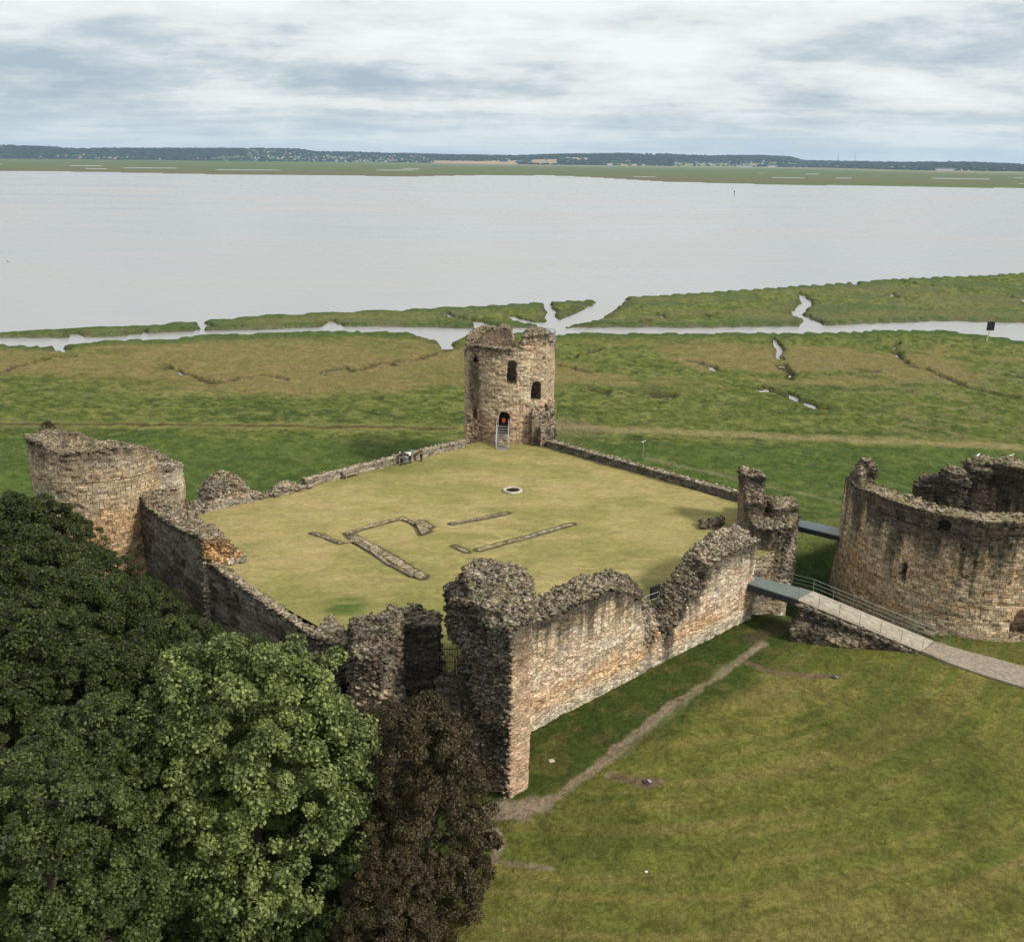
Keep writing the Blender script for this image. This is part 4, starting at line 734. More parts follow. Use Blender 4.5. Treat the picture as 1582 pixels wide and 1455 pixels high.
# ---- east stump
mb = MB(); mb.prism([(23.2, 84.6), (24.4, 83.9), (26.5, 84.4), (27.6, 86.6), (28.3, 91.0), (27.6, 94.5), (24.2, 95.0), (23.1, 92.0), (23.0, 87.5)], -5.2, [2.2, 2.4, 2.4, 2.6, 2.5, 1.6, 1.4, 2.0, 2.4])
mb.prism([(22.9, 87.8), (24.6, 87.6), (25.2, 90.2), (24.8, 92.4), (23.0, 92.2)], 1.5, [3.4, 3.6, 4.0, 5.3, 5.4]); mb.prism([(23.0, 90.2), (24.9, 90.0), (25.2, 92.6), (23.2, 92.8)], 1.5, [5.5, 5.4, 5.2, 5.5])
mb.prism([(25.4, 87.0), (27.9, 87.6), (28.0, 90.4), (25.4, 90.4)], 1.5, [3.2, 3.1, 3.2, 3.3])
def t_st(V, N, t, n1_, n2_, U, dt):
    c = np.tile(PAL['brown'] * .9, (len(V), 1)); c += (PAL['grey'] * .8 - c) * ss(.4, .6, n1_)[:, None]; c += (PAL['pale'] * .9 - c) * (ss(25.6, 26.8, V[:, 0]) * ss(2.4, 1.2, V[:, 2]) * ss(.35, .55, n2_) * .8)[:, None]; return c
tag(ruin('wall_stump', mb, .12, ax=(1, .2), tintf=t_st, rubf=lambda V, N: .55 + .3 * ss(24.5, 26, V[:, 0]), blk=.85, blkdepth=2.4, shards=1500, seed=16, low=.75, stone=(.4, .18)), 'tall ragged brown stump between the two footbridges', 'ruined tower stump')
mb = MB(); mb.prism([(21.6, 78.9), (24.7, 79.0), (25.1, 80.3), (22.5, 80.6)], -5, [-1.6, -2.4, -1.9, -1.2]); mb.prism([(23.9, 78.9), (25.2, 79.3), (25.3, 80.8), (24.2, 80.6)], -5, [-1.9, -1.6, -1.5, -1.7])
tag(ruin('wall_footing', mb, .12, ax=(1, .1), base=('tan', 'pale', 'grey'), rubf=lambda V, N: .5 + 0 * V[:, 0], blk=.3, shards=240, seed=17, low=.5), 'pale broken footing under the near footbridge', 'wall footing')
# ---- donjon
DC = (43.9, 87.3); DR = 11.2
dt_ = [CYL(*p, DC[0], DC[1], DR) for p in [(1308, 738), (1318, 748), (1346, 757), (1380, 772), (1418, 784), (1450, 792), (1483, 799), (1530, 803), (1582, 806)]]
topD = tower_profile(dt_, [(R(-50) % (2 * math.pi), 5.9), (R(-20) % (2 * math.pi), 6.0), (R(10), 6.4), (R(50), 6.0), (R(70), 3.0), (R(82), -2.0), (R(130), -2.4), (R(150), -1.5), (R(158), 3.5), (R(166), 5.4)])
mb = MB(); ring_solid(mb, DC, DR, 8.7, topD, lambda t: topD(t) - .1, -6.4, 120, DR + .3)
mb.prism([(DC[0] + 8.6 * math.cos(a_ * math.pi / 12), DC[1] + 8.6 * math.sin(a_ * math.pi / 12)) for a_ in range(24)], -6.4, -2.2)
def blob(px, py, Y, w_, d_, zt, zb=-3.0, sk=0.):
    x = D(px, py, Y)[0]; w_ *= 1.12; d_ *= 1.12
    for q_, (f_, dz_) in enumerate(((1.0, .9), (.78, .35), (.5, 0.0))):
        mb.prism([(x + math.cos(k_ * math.pi / 4 + q_) * w_ * .5 * f_ * random.uniform(.85, 1.1), Y + math.sin(k_ * math.pi / 4 + q_) * d_ * .5 * f_ * random.uniform(.85, 1.1)) for k_ in range(8)], zb, [zt - dz_ - sk - random.uniform(0, .35) for k_ in range(8)])
blob(1340, 700, 89.5, 1.8, 2.4, 7.8, 4); blob(1328, 718, 88.5, 1.4, 2.4, 7.1, 4)
blob(1478, 712, 95.0, 2.6, 3.2, 5.3); blob(1520, 700, 95.5, 3.6, 3.4, 6.2); blob(1562, 702, 95.0, 3.6, 3.4, 6.3, sk=.3); blob(1610, 712, 94, 4, 4, 5.8); blob(1440, 742, 96, 3.2, 2.0, 4.0); blob(1640, 720, 91, 3, 6, 6.5)
cuts = [];
def hole2(px0, py0, px1, py1, depth):
    t_, z1 = CYL((px0 + px1) / 2, py1, DC[0], DC[1], DR); z0 = CYL((px0 + px1) / 2, py0, DC[0], DC[1], DR)[1]; ta = CYL(px0, py0, DC[0], DC[1], DR)[0]; tb = CYL(px1, py0, DC[0], DC[1], DR)[0]
    w_ = abs(tb - ta) * DR; m_ = MB(); c_ = (DC[0] + math.cos(t_) * DR, DC[1] + math.sin(t_) * DR, (z0 + z1) / 2); return m_.box(c_, (depth * 2, w_, abs(z0 - z1)), rz=t_)
cuts.append(hole2(1389.5, 867, 1397.5, 899, 2.2)); cuts.append(hole2(1447, 804, 1466, 824, 1.5)); cuts.append(hole2(1558, 960, 1600, 984, 1.6)); cuts.append(hole2(1567, 948, 1600, 965, 1.2))
cuts.append(hole2(1484, 889, 1496, 895, .35)); cuts.append(hole2(1438, 946, 1462, 951, .5)); cuts.append(hole2(1352, 718, 1360, 744, .0001 + .6))
def t_dj(V, N, t, n1_, n2_, U, dt):
    c = np.tile(PAL['tan'] * 1.04, (len(V), 1)); c += (PAL['brown'] * 1.1 - c) * (ss(.46, .62, n1_) * .6)[:, None]; c += (PAL['orange'] * .9 - c) * (ss(.52, .64, n2_) * .45)[:, None]
    an_ = (np.arctan2(V[:, 1] - DC[1], V[:, 0] - DC[0])); c += (PAL['orange'] * .85 - c) * (ss(-2.3, -2.75, an_) * ss(2, -2, V[:, 2]) * (an_ < 0) * .35)[:, None]
    sk = ss(.50, .72, vn(U * 2.0, V[:, 2] * .08, s=401)) * ss(-1.5 , 3.5, V[:, 2] + (vn(U * .8, U * 0, s=402) - .5) * 5); c += (PAL['black'] * 1.3 - c) * (sk * .75)[:, None]
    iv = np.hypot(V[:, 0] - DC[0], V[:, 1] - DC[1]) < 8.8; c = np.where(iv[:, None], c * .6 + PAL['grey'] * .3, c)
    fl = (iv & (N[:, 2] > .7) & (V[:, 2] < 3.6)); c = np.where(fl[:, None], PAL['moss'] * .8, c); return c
def r_dj(V, N):
    iv = np.hypot(V[:, 0] - DC[0], V[:, 1] - DC[1]) < 9.5; return np.where(iv, .8, 0) + ss(-4.2, -5, V[:, 2]) * .5
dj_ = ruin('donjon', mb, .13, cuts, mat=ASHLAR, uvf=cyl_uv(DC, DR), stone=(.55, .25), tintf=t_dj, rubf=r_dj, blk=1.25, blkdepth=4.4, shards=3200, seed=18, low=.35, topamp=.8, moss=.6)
tag(dj_, 'huge round keep with black streaked rim at the right edge', 'keep')
# ================================================================== FOUNDATIONS, WELL
flabels = {0: 'thin stone footing forming the back edge of the L shaped ruin outline', 1: 'square patch of flat paving stones at the corner of the ruin outline', 2: 'longest wide stone footing running toward the gate', 3: 'crooked short footing sticking out left of the L shaped outline',
           4: 'ragged narrow footing alongside the longest wide footing', 5: 'straight stone footing nearest the stone ring', 6: 'long narrow footing on the right of the lawn', 7: 'tiny stone kerb left of the long right footing'}
for i, (kd, pts, w) in enumerate(FND):
    pl = W2(pts, 0.0); mb = MB()
    if kd == 'block': mb.prism([tuple(p) for p in pl], -.3, .09)
    else:
        for a_, b_ in zip(pl[:-1], pl[1:]):
            d_ = (b_ - a_) / np.linalg.norm(b_ - a_); p_ = np.array((-d_[1], d_[0])) * w * .42; a2 = a_ - d_ * .1; b2 = b_ + d_ * .1; mb.prism([tuple(a2 - p_), tuple(b2 - p_), tuple(b2 + p_), tuple(a2 + p_)], -.3, .08)
    tag(ruin('foundation', mb, .09, ax=unit(pl[0], pl[-1]), base=('grey', 'tan', 'brown'), tintf=lambda V, N, t, a_, b_, U, dt: t * .62, blk=.2, shards=int(4 + 8 * w), seed=30 + i, low=.03, topamp=.12, moss=.5), flabels[i], 'foundation', 'low wall footings on the castle lawn')
wc_ = P(792, 759, 0); wr = empty('stone_well', (wc_[0], wc_[1], 0), 'round stone well ring set in the castle lawn', 'well')
def torus_ring(r0, r1, h, n=40, jit=0.0):
    m_ = MB(); V = []
    for i in range(n):
        t = 2 * math.pi * i / n; c_, s_ = math.cos(t), math.sin(t); j = 1 + random.uniform(-jit, jit)
        V += [(c_ * r1 * j, s_ * r1 * j, -.15), (c_ * r1 * j, s_ * r1 * j, h - .04), (c_ * (r1 - .06), s_ * (r1 - .06), h), (c_ * (r0 + .05), s_ * (r0 + .05), h), (c_ * r0, s_ * r0, h - .05), (c_ * r0, s_ * r0, -.15)]
    return m_.add(V, [(i * 6 + j, ((i + 1) % n) * 6 + j, ((i + 1) % n) * 6 + (j + 1) % 6, i * 6 + (j + 1) % 6) for i in range(n) for j in range(6)])
KERB = plain('pale kerb stone', (0.40, 0.36, 0.28), .9, 0, .3, 3)
torus_ring(.78, 1.08, .24, jit=.015).build('stone_ring', KERB, wr)
m_ = MB()
for k in range(-7, 8): y_ = k * .1; x_ = math.sqrt(max(.76**2 - y_ * y_, 0)); m_.beam((-x_, y_, .06), (x_, y_, .06), .03, .03); m_.beam((y_, -x_, .1), (y_, x_, .1), .03, .03)
m_.build('grate', IRON, wr); MB().tube((0, 0, -.1), (0, 0, .015), .78, .78, 24).build('well_dark_disc', plain('painted shaft dark', (0.03, 0.026, 0.02), 1, 0, .3, 3), wr)  # flat disc under the grate, its dark colour stands in for the shaft's depth
# ================================================================== TOWER STAIR, GATE, BRIDGES
s0 = P(776, 694, 0); top_y = 119.0; zt = 2.45; xs = s0[0]; st = empty('access_stair', (xs, s0[1], 0), 'pale metal stair with handrails up to the far tower doorway', 'stair')
ns = 9; hw = .74; ln = top_y - s0[1]
for sx, wd in ((-1, 1), (1, 1)): MB().beam((sx * hw, 0, .05), (sx * hw * .95, ln, zt - .05), .06, .24).build('stringer', STEEL, st)
m_ = MB()
for k in range(ns): f_ = (k + .6) / ns; MB().box((0, ln * f_, zt * f_), (hw * 2 - .04, .26, .05)).build('tread', STEEL, st)
for sx in (-1, 1):
    m_ = MB(); m_.tube((sx * hw * 1.12, 0, .95), (sx * hw, ln, zt + .95), .035); m_.tube((sx * hw * 1.12, 0, .5), (sx * hw, ln, zt + .5), .025)
    for f_ in (0, .33, .66, 1.0): m_.tube((sx * hw * (1.12 - .12 * f_), ln * f_, zt * f_), (sx * hw * (1.12 - .12 * f_), ln * f_, zt * f_ + .95), .035)
    m_.build('handrail', STEEL, st)
MB().box((0, -.15, .03), (1.5, .5, .06)).build('landing', STEEL, st)
mdk = empty('doorway_platform', (xs, top_y + .9, zt), 'dark platform and lattice gate filling the far tower doorway', 'platform')
MB().box((0, 0, -.05), (1.3, 1.8, .1)).build('floor_panel', DARKSTEEL, mdk)
m_ = MB(); [m_.tube((-.6 + .13 * k, .8, 0), (-.6 + .13 * k, .8, 1.5), .018, n=5) for k in range(10)]; [m_.beam((-.62, .8, z_), (.62, .8, z_), .04, .05) for z_ in (.08, .75, 1.46)]; m_.build('lattice_gate', BLACK, mdk)
rp_ = empty('warning_panel', (xs + .12, top_y + .3, zt), 'orange red panel on the platform in the far tower doorway', 'sign'); MB().box((0, 0, .62), (.42, .04, .55)).build('panel', RED, rp_); [MB().tube((x_, 0, 0), (x_, 0, .4), .02).build('support', DARKSTEEL, rp_) for x_ in (-.15, .15)]
# guard rail on top of the far tower
tr = empty('tower_guard_rail', (2.6, 123.4, 13.2), 'thin pale guard rail on top of the far tower', 'railing')
arc = [(1.2, .3), (2.0, .0), (2.6, -.7), (2.8, -1.6), (2.5, -2.3)]
for x_, y_ in arc: MB().tube((x_, y_, -.6), (x_, y_, 1.15), .035, n=6).build('post', STEEL, tr)
for z_ in (1.12, .6):
    m_ = MB(); [m_.tube((*arc[k], z_), (*arc[k + 1], z_), .03, n=6) for k in range(len(arc) - 1)]; m_.build('rail', STEEL, tr)
m_ = MB(); [m_.tube((arc[k][0] * (1 - f_) + arc[k + 1][0] * f_, arc[k][1] * (1 - f_) + arc[k + 1][1] * f_, 0), (arc[k][0] * (1 - f_) + arc[k + 1][0] * f_, arc[k][1] * (1 - f_) + arc[k + 1][1] * f_, 1.1), .012, n=4) for k in range(4) for f_ in (.2, .4, .6, .8)]; m_.build('balusters', STEEL, tr)
# iron gate
ga = P(690, 1047, 0); gw = 1.06; gt = empty('iron_gate', (-4.33, 60.25, 0), 'tall black iron railing gate with arched wicket between two ruin blocks', 'gate')
gh = 3.25; m_ = MB()
for k in range(12): x_ = -gw / 2 - .1 + (gw + .2) * k / 11; m_.tube((x_, 0, 0), (x_, 0, gh), .014, n=5)
m_.build('bars', IRON, gt); m_ = MB()
for z_ in (.1, 1.2, 2.2, gh): m_.beam((-gw / 2 - .12, 0, z_), (gw / 2 + .12, 0, z_), .04, .045)
for sx in (-1, 1): m_.beam((sx * (gw / 2 + .12), 0, 0), (sx * (gw / 2 + .121), 0, gh), .05, .05)
m_.build('frame', IRON, gt); m_ = MB(); wp = [(-.36, 0), (-.36, 1.35), (-.3, 1.6), (-.16, 1.76), (0, 1.82), (.16, 1.76), (.3, 1.6), (.36, 1.35), (.36, 0)]
[m_.tube((a_[0] + .1, -.03, a_[1]), (b_[0] + .1, -.03, b_[1]), .028, n=6) for a_, b_ in zip(wp[:-1], wp[1:])]; m_.build('wicket', IRON, gt)
# railing builder
def railing(name, pts, label, group, gap=1.9, h=1.1, mat=RAIL, rails=3, r_p=.018):
    r_ = empty(name, pts[0], label, 'railing', group); o_ = Vector(pts[0]); pp = [Vector(p) - o_ for p in pts]
    for k in range(len(pp) - 1):
        a_, b_ = pp[k], pp[k + 1]; n_ = max(1, round((b_ - a_).length / gap))
        for i in range(n_ + (k == len(pp) - 2)): q = a_.lerp(b_, i / n_); MB().tube(q, q + Vector((0, 0, h)), r_p + .004, n=6).build('post', mat, r_)
    for j in range(rails):
        z_ = Vector((0, 0, h * (j + 1) / rails)); m_ = MB(); [m_.tube(pp[k] + z_, pp[k + 1] + z_, r_p - .004 if j < rails - 1 else r_p, n=6) for k in range(len(pp) - 1)]; m_.build('rail', mat, r_)
    return r_
b0 = Vector(P(1153, 886, -.3)); b0n = Vector(P(1153, 899, -.3)); b1 = Vector(P(1256, 913, -.6)); b1n = Vector(P(1233, 926, -.6)); 
def slab(m_, a_, b_, c_, d_, th_):
    z_ = Vector((0, 0, th_)); V = [a_, b_, c_, d_, a_ - z_, b_ - z_, c_ - z_, d_ - z_]
    return m_.add(V, [(0, 1, 2, 3), (7, 6, 5, 4), (0, 4, 5, 1), (1, 5, 6, 2), (2, 6, 7, 3), (3, 7, 4, 0)])
br = empty('footbridge', ((b0 + b1) / 2), 'green decked footbridge from the wall gap to the stone ramp', 'footbridge'); o_ = br.location
ext = (b0 - b1).normalized() * 1.6; b0 += ext; b0n += ext
slab(MB(), b0n - o_, b1n - o_, b1 - o_, b0 - o_, .09).build('deck', DECK, br)
MB().beam(b0n - o_ + Vector((0, 0, -.36)), b1n - o_ + Vector((0, 0, -.36)), .12, .5).build('girder', DARKSTEEL, br); MB().beam(b0 - o_ + Vector((0, 0, -.36)), b1 - o_ + Vector((0, 0, -.36)), .12, .5).build('girder', DARKSTEEL, br)
r0f = b1.copy(); r0n = b1n.copy(); r1f = Vector(P(1443, 990, -3.95)); r1n = Vector(P(1424, 1006, -3.95))
rm = empty('stone_ramp', ((r0n + r1n) / 2), 'long sloping walkway on a dark stone ramp from the footbridge to the gravel path', 'ramp'); o_ = rm.location
sl = MB(); slab(sl, r0n - o_, r1n - o_, r1f - o_, r0f - o_, .12); sl.build('walkway', CONC, rm)
mb = MB(); dz = Vector((0, 0, .16)); k0 = [(p.x, p.y) for p in (r0n, r1n, r1f, r0f)]
ext2 = (r0n - r1n).normalized(); side = Vector((ext2.y, -ext2.x, 0)).normalized();
if side.y > 0: side = -side
a_ = r0n + side * .35 + ext2 * .1; b_ = r1n + side * .25 - ext2 * .2; c_ = r1f - ext2 * .1; d_ = r0f
mb.prism([(a_.x, a_.y), (b_.x, b_.y), (c_.x, c_.y), (d_.x, d_.y)], -5.6, [r0n.z - .26, r1n.z - .42, r1f.z - .42, r0f.z - .26])
a2 = r0n + side * 1.2 + ext2 * .5; b2 = (r0n + r1n) / 2 + side * .9; mb.prism([(a2.x, a2.y), (b2.x, b2.y), ((r0n + r1n).x / 2, (r0n + r1n).y / 2), (r0n.x, r0n.y)], -5.6, [-2.7, -3.7, -3.0, -2.2])
def t_rp(V, N, t, n1_, n2_, U, dt):
    c = np.tile(PAL['grey'] * .2, (len(V), 1)); c += (PAL['tan'] * .7 - c) * (ss(-2.8, -3.6, V[:, 2] + (n1_ - .5) * 2.5) * ss(.4, .56, n2_) * .9)[:, None]; c += (PAL['tan'] * .6 - c) * ss(.3, .12, dt)[:, None]; return c
rw_ = ruin('ramp_wall', mb, .12, ax=(ext2.x, ext2.y), tintf=t_rp, rubf=lambda V, N: .7 + 0 * V[:, 0], blk=.3, shards=500, seed=50, low=.15, topamp=.35, stone=(.4, .2)); rw_.parent = rm; rw_.matrix_parent_inverse = Matrix.Translation(-o_)
rf = (r0f - r1f).normalized()
railing('railing', [tuple(b0 - ext * .4 + (b1 - b0) * .42 + Vector((0, 0, 0))), tuple(b1), tuple(r1f), tuple(Vector(P(1466, 1000, -4.0)))], 'grey green railing along the far side of the footbridge and ramp', 'railings of the ramp')
railing('railing', [tuple(r0n + Vector((0.05, .1, 0))), tuple(r1n + Vector((.05, .1, 0)))], 'thin grey green railing along the near side of the ramp', 'railings of the ramp')
# gravel path
pth = MB(); pa = [P(1424, 1006, -3.9), P(1470, 1026, -3.9), P(1530, 1046, -3.9), P(1582, 1062, -3.9), P(1700, 1100, -3.9)]; pb_ = [P(1445, 991, -3.9), P(1490, 1005, -3.9), P(1540, 1018, -3.9), P(1582, 1030, -3.9), P(1700, 1062, -3.9)]
V = []; 
for a_, b_ in zip(pa, pb_): V += [(a_[0], a_[1], -3.86), (b_[0], b_[1], -3.86), (a_[0], a_[1], -4.3), (b_[0], b_[1], -4.3)]
Fs = []
for i in range(len(pa) - 1): a_ = i * 4; b_ = a_ + 4; Fs += [(a_, b_, b_ + 1, a_ + 1), (a_ + 2, b_ + 2, b_, a_), (a_ + 1, b_ + 1, b_ + 3, a_ + 3)]
pth.add(V, Fs); tag(pth.build('path', GRAVEL), kind='structure')
# second footbridge
f0 = Vector(P(1208, 797, -.2)); f0n = Vector(P(1205, 806, -.2)); f1 = Vector(P(1305, 817, -.4)); f1n = Vector(P(1303, 829, -.4)); br2 = empty('footbridge', (f0 + f1) / 2, 'grey footbridge with dark side beams between the tall stump and the round keep', 'footbridge'); o_ = br2.location
f1 += (f1 - f0).normalized() * 1.2; f1n += (f1n - f0n).normalized() * 1.2
slab(MB(), f0n - o_, f1n - o_, f1 - o_, f0 - o_, .08).build('deck', plain('grey deck', (0.25, .28, .285), .7), br2)
MB().beam(f0n - o_ + Vector((0, 0, -.32)), f1n - o_ + Vector((0, 0, -.32)), .1, .45).build('girder', DARKSTEEL, br2); MB().beam(f0 - o_ + Vector((0, 0, -.32)), f1 - o_ + Vector((0, 0, -.32)), .1, .45).build('girder', DARKSTEEL, br2)
# board and handrail in the breach
sp_ = P(1011, 930, 0); ip = empty('information_board', (sp_[0], sp_[1], 0), 'black framed board standing in the breach of the lit wall', 'board', rz=math.atan2(u[1], u[0])); ip.location.z = 0
MB().box((0, 0, .95), (1.1, .2, 1.1)).build('panel', BLACK, ip); [MB().box((x_, 0, .3), (.07, .07, .66)).build('leg', DARKSTEEL, ip) for x_ in (-.4, .4)]
q0 = A + u * 12.9 + n * 1.0; q1 = A + u * 14.4 + n * 1.9; q2 = A + u * 16.2 + n * 1.7
railing('handrail', [(q0[0], q0[1], -.4), (q1[0], q1[1], .4), (q2[0], q2[1], .4)], 'light metal handrail zigzagging over the breach of the lit wall', None, 1.3, 1.0, STEEL, 2)
# ================================================================== SMALL THINGS
bn = P(543, 738, 0); bc = empty('park_bench', (bn[0], bn[1], 0), 'weathered wooden bench with its back to the low wall', 'bench', rz=math.atan2(ul[1], ul[0]) + R(4))
m_ = MB(); [m_.box((0, -.18 + .13 * k, .45), (2.0, .11, .04)) for k in range(4)]; m_.build('seat', WOOD, bc)
m_ = MB(); [m_.box((0, .32 + .02 * k, .58 + .11 * k), (2.0, .03, .085), rx=-.15) for k in range(4)]; m_.build('backrest', WOOD, bc)
for x_ in (-.92, .92):
    for y_, h_ in ((-.2, .62), (.3, .98)): MB().box((x_, y_, h_ / 2), (.1, .09, h_)).build('leg', WOOD, bc)
    MB().box((x_, .03, .64), (.1, .6, .05)).build('armrest', WOOD, bc)
# poles and posts
p_ = P(993, 706, -5.5); fp = empty('lamp_post', (p_[0], p_[1], gz(p_[0], p_[1]) - .1), 'short slim pole with a pale head in the meadow behind the right low wall', 'lamp post'); MB().tube((0, 0, 0), (0, 0, 2.3), .05, .04).build('pole', STEEL, fp); m_ = MB(); m_.box((-.12, 0, 2.3), (.26, .16, .12)); m_.box((.16, 0, 2.45), (.22, .16, .1)); m_.build('lamp_head', WHITE, fp)
p_ = P(1524, 527, -5.5); bp_ = empty('beacon_board', (p_[0], p_[1], -5.6), 'black rectangular marker board on a pale pole beside the creek', 'marker'); MB().tube((0, 0, 0), (.35, 0, 2.6), .14, .12).build('pole', plain('bleached pole', (.5, .46, .34)), bp_); MB().box((.45, 0, 3.75), (1.75, .25, 2.15)).build('board', BLACK, bp_)
p_ = P(1134, 304, WZ); cm = empty('channel_marker', (p_[0], p_[1], WZ - 1), 'thin dark post standing alone in the wide river', 'post'); MB().tube((0, 0, 0), (0, 0, 6.5), .35, .25).build('pole', BARK, cm); MB().box((0, 0, 6.9), (1.4, .3, 1.6)).build('topmark', BARK, cm)
# bare pits with flood lamps, slab, scrap
for (px, py, lb) in ((1290, 1046, 'small metal flood lamp in the bare pit near the ramp'), (1000, 1207, 'small metal flood lamp in the bare pit nearer the corner pier')):
    p_ = P(px, py, -4.0); e_ = empty('ground_lamp', (p_[0], p_[1], gz(p_[0], p_[1])), lb, 'flood lamp', 'flood lamps sunk in the mown green', rz=R(20))
    MB().box((0, 0, .0), (.6, .42, .09)).build('housing', plain('rusty dark steel', (.05, .04, .035)), e_); MB().box((.14, -.03, .07), (.22, .3, .04), ry=.25).build('lens', STEEL, e_); MB().box((-.16, 0, .07), (.2, .28, .04)).build('hinge_plate', DARKSTEEL, e_)
p_ = P(852, 1175, -4.0); sl = empty('stone_slab', (p_[0], p_[1], gz(p_[0], p_[1])), 'small flat pale slab lying in the grass at the foot of the lit wall', 'stone', rz=.4); MB().box((0, 0, .03), (.42, .3, .1), taper=.9).build('slab', KERB, sl)
p_ = P(998, 1348, -4.0); m_ = MB(); m_.ball((p_[0], p_[1], gz(p_[0], p_[1]) + .06), .09, 8, 5, (1.1, .8, .8)); tag(m_.build('football', WHITE, smooth=True), 'small white ball lying on the open green near the bottom', 'ball')
# gulls: one continuous body with folded wings
def gull(loc, rz, label, fly=False):
    m_ = bpy.data.meshes.new('gull'); bm = bmesh.new()
    if fly: pts = [((0, -.22, 0), .07), ((0, .0, .0), .10), ((0, .2, .02), .06), ((0, .3, .03), .05), ((.3, 0, .14), .05), ((.62, -.05, .1), .03), ((-.3, 0, .14), .05), ((-.62, -.05, .1), .03), ((0, -.38, 0), .04)]; ed = [(0, 1), (1, 2), (2, 3), (1, 4), (4, 5), (1, 6), (6, 7), (0, 8)]
    else: pts = [((0, -.22, .16), .05), ((0, -.05, .18), .10), ((0, .1, .22), .09), ((0, .16, .32), .05), ((0, .22, .36), .055), ((0, .30, .35), .02), ((0, .0, .02), .02)]; ed = [(0, 1), (1, 2), (2, 3), (3, 4), (4, 5), (1, 6)]
    vs = [bm.verts.new(p) for p, r_ in pts]; [bm.edges.new((vs[a_], vs[b_])) for a_, b_ in ed]; bm.to_mesh(m_); bm.free(); o = bpy.data.objects.new('gull', m_); COL.objects.link(o)
    md = o.modifiers.new('s', 'SKIN'); [setattr(m_.skin_vertices[0].data[i], 'radius', (r_, r_ * (.5 if fly and i in (4, 5, 6, 7) else 1))) for i, (p, r_) in enumerate(pts)]; m_.skin_vertices[0].data[1].use_root = True; s_ = o.modifiers.new('u', 'SUBSURF'); s_.levels = 1; s_.render_levels = 1
    o.location = loc; o.rotation_euler = (0, 0, rz); m_.materials.append(plain('gull feathers', (.35, .35, .36)) if fly else WHITE); return tag(o, label, 'gull', 'gulls perched on the round keep' if not fly else None)
def topz(o, x, y):
    h_, l_, nn, i_ = o.ray_cast(Vector((x, y, 30)), Vector((0, 0, -1))); return l_.z if h_ else None
bpy.context.view_layer.update()
for px, Yg, lb in ((1513, 95.5, 'white gull on the left end of the highest keep lump'), (1538, 95.8, 'white gull in the middle of the highest keep lump'), (1565, 95.3, 'white gull on the highest keep lump, nearest the photo edge')):
    x_ = D(px, 690, Yg)[0]; z_ = topz(dj_, x_, Yg)
    if z_: gull((x_, Yg, z_), random.uniform(0, 6), lb)
q_ = D(12, 404, 140); gull(q_, R(95), 'gull gliding over the river at the far left', True)
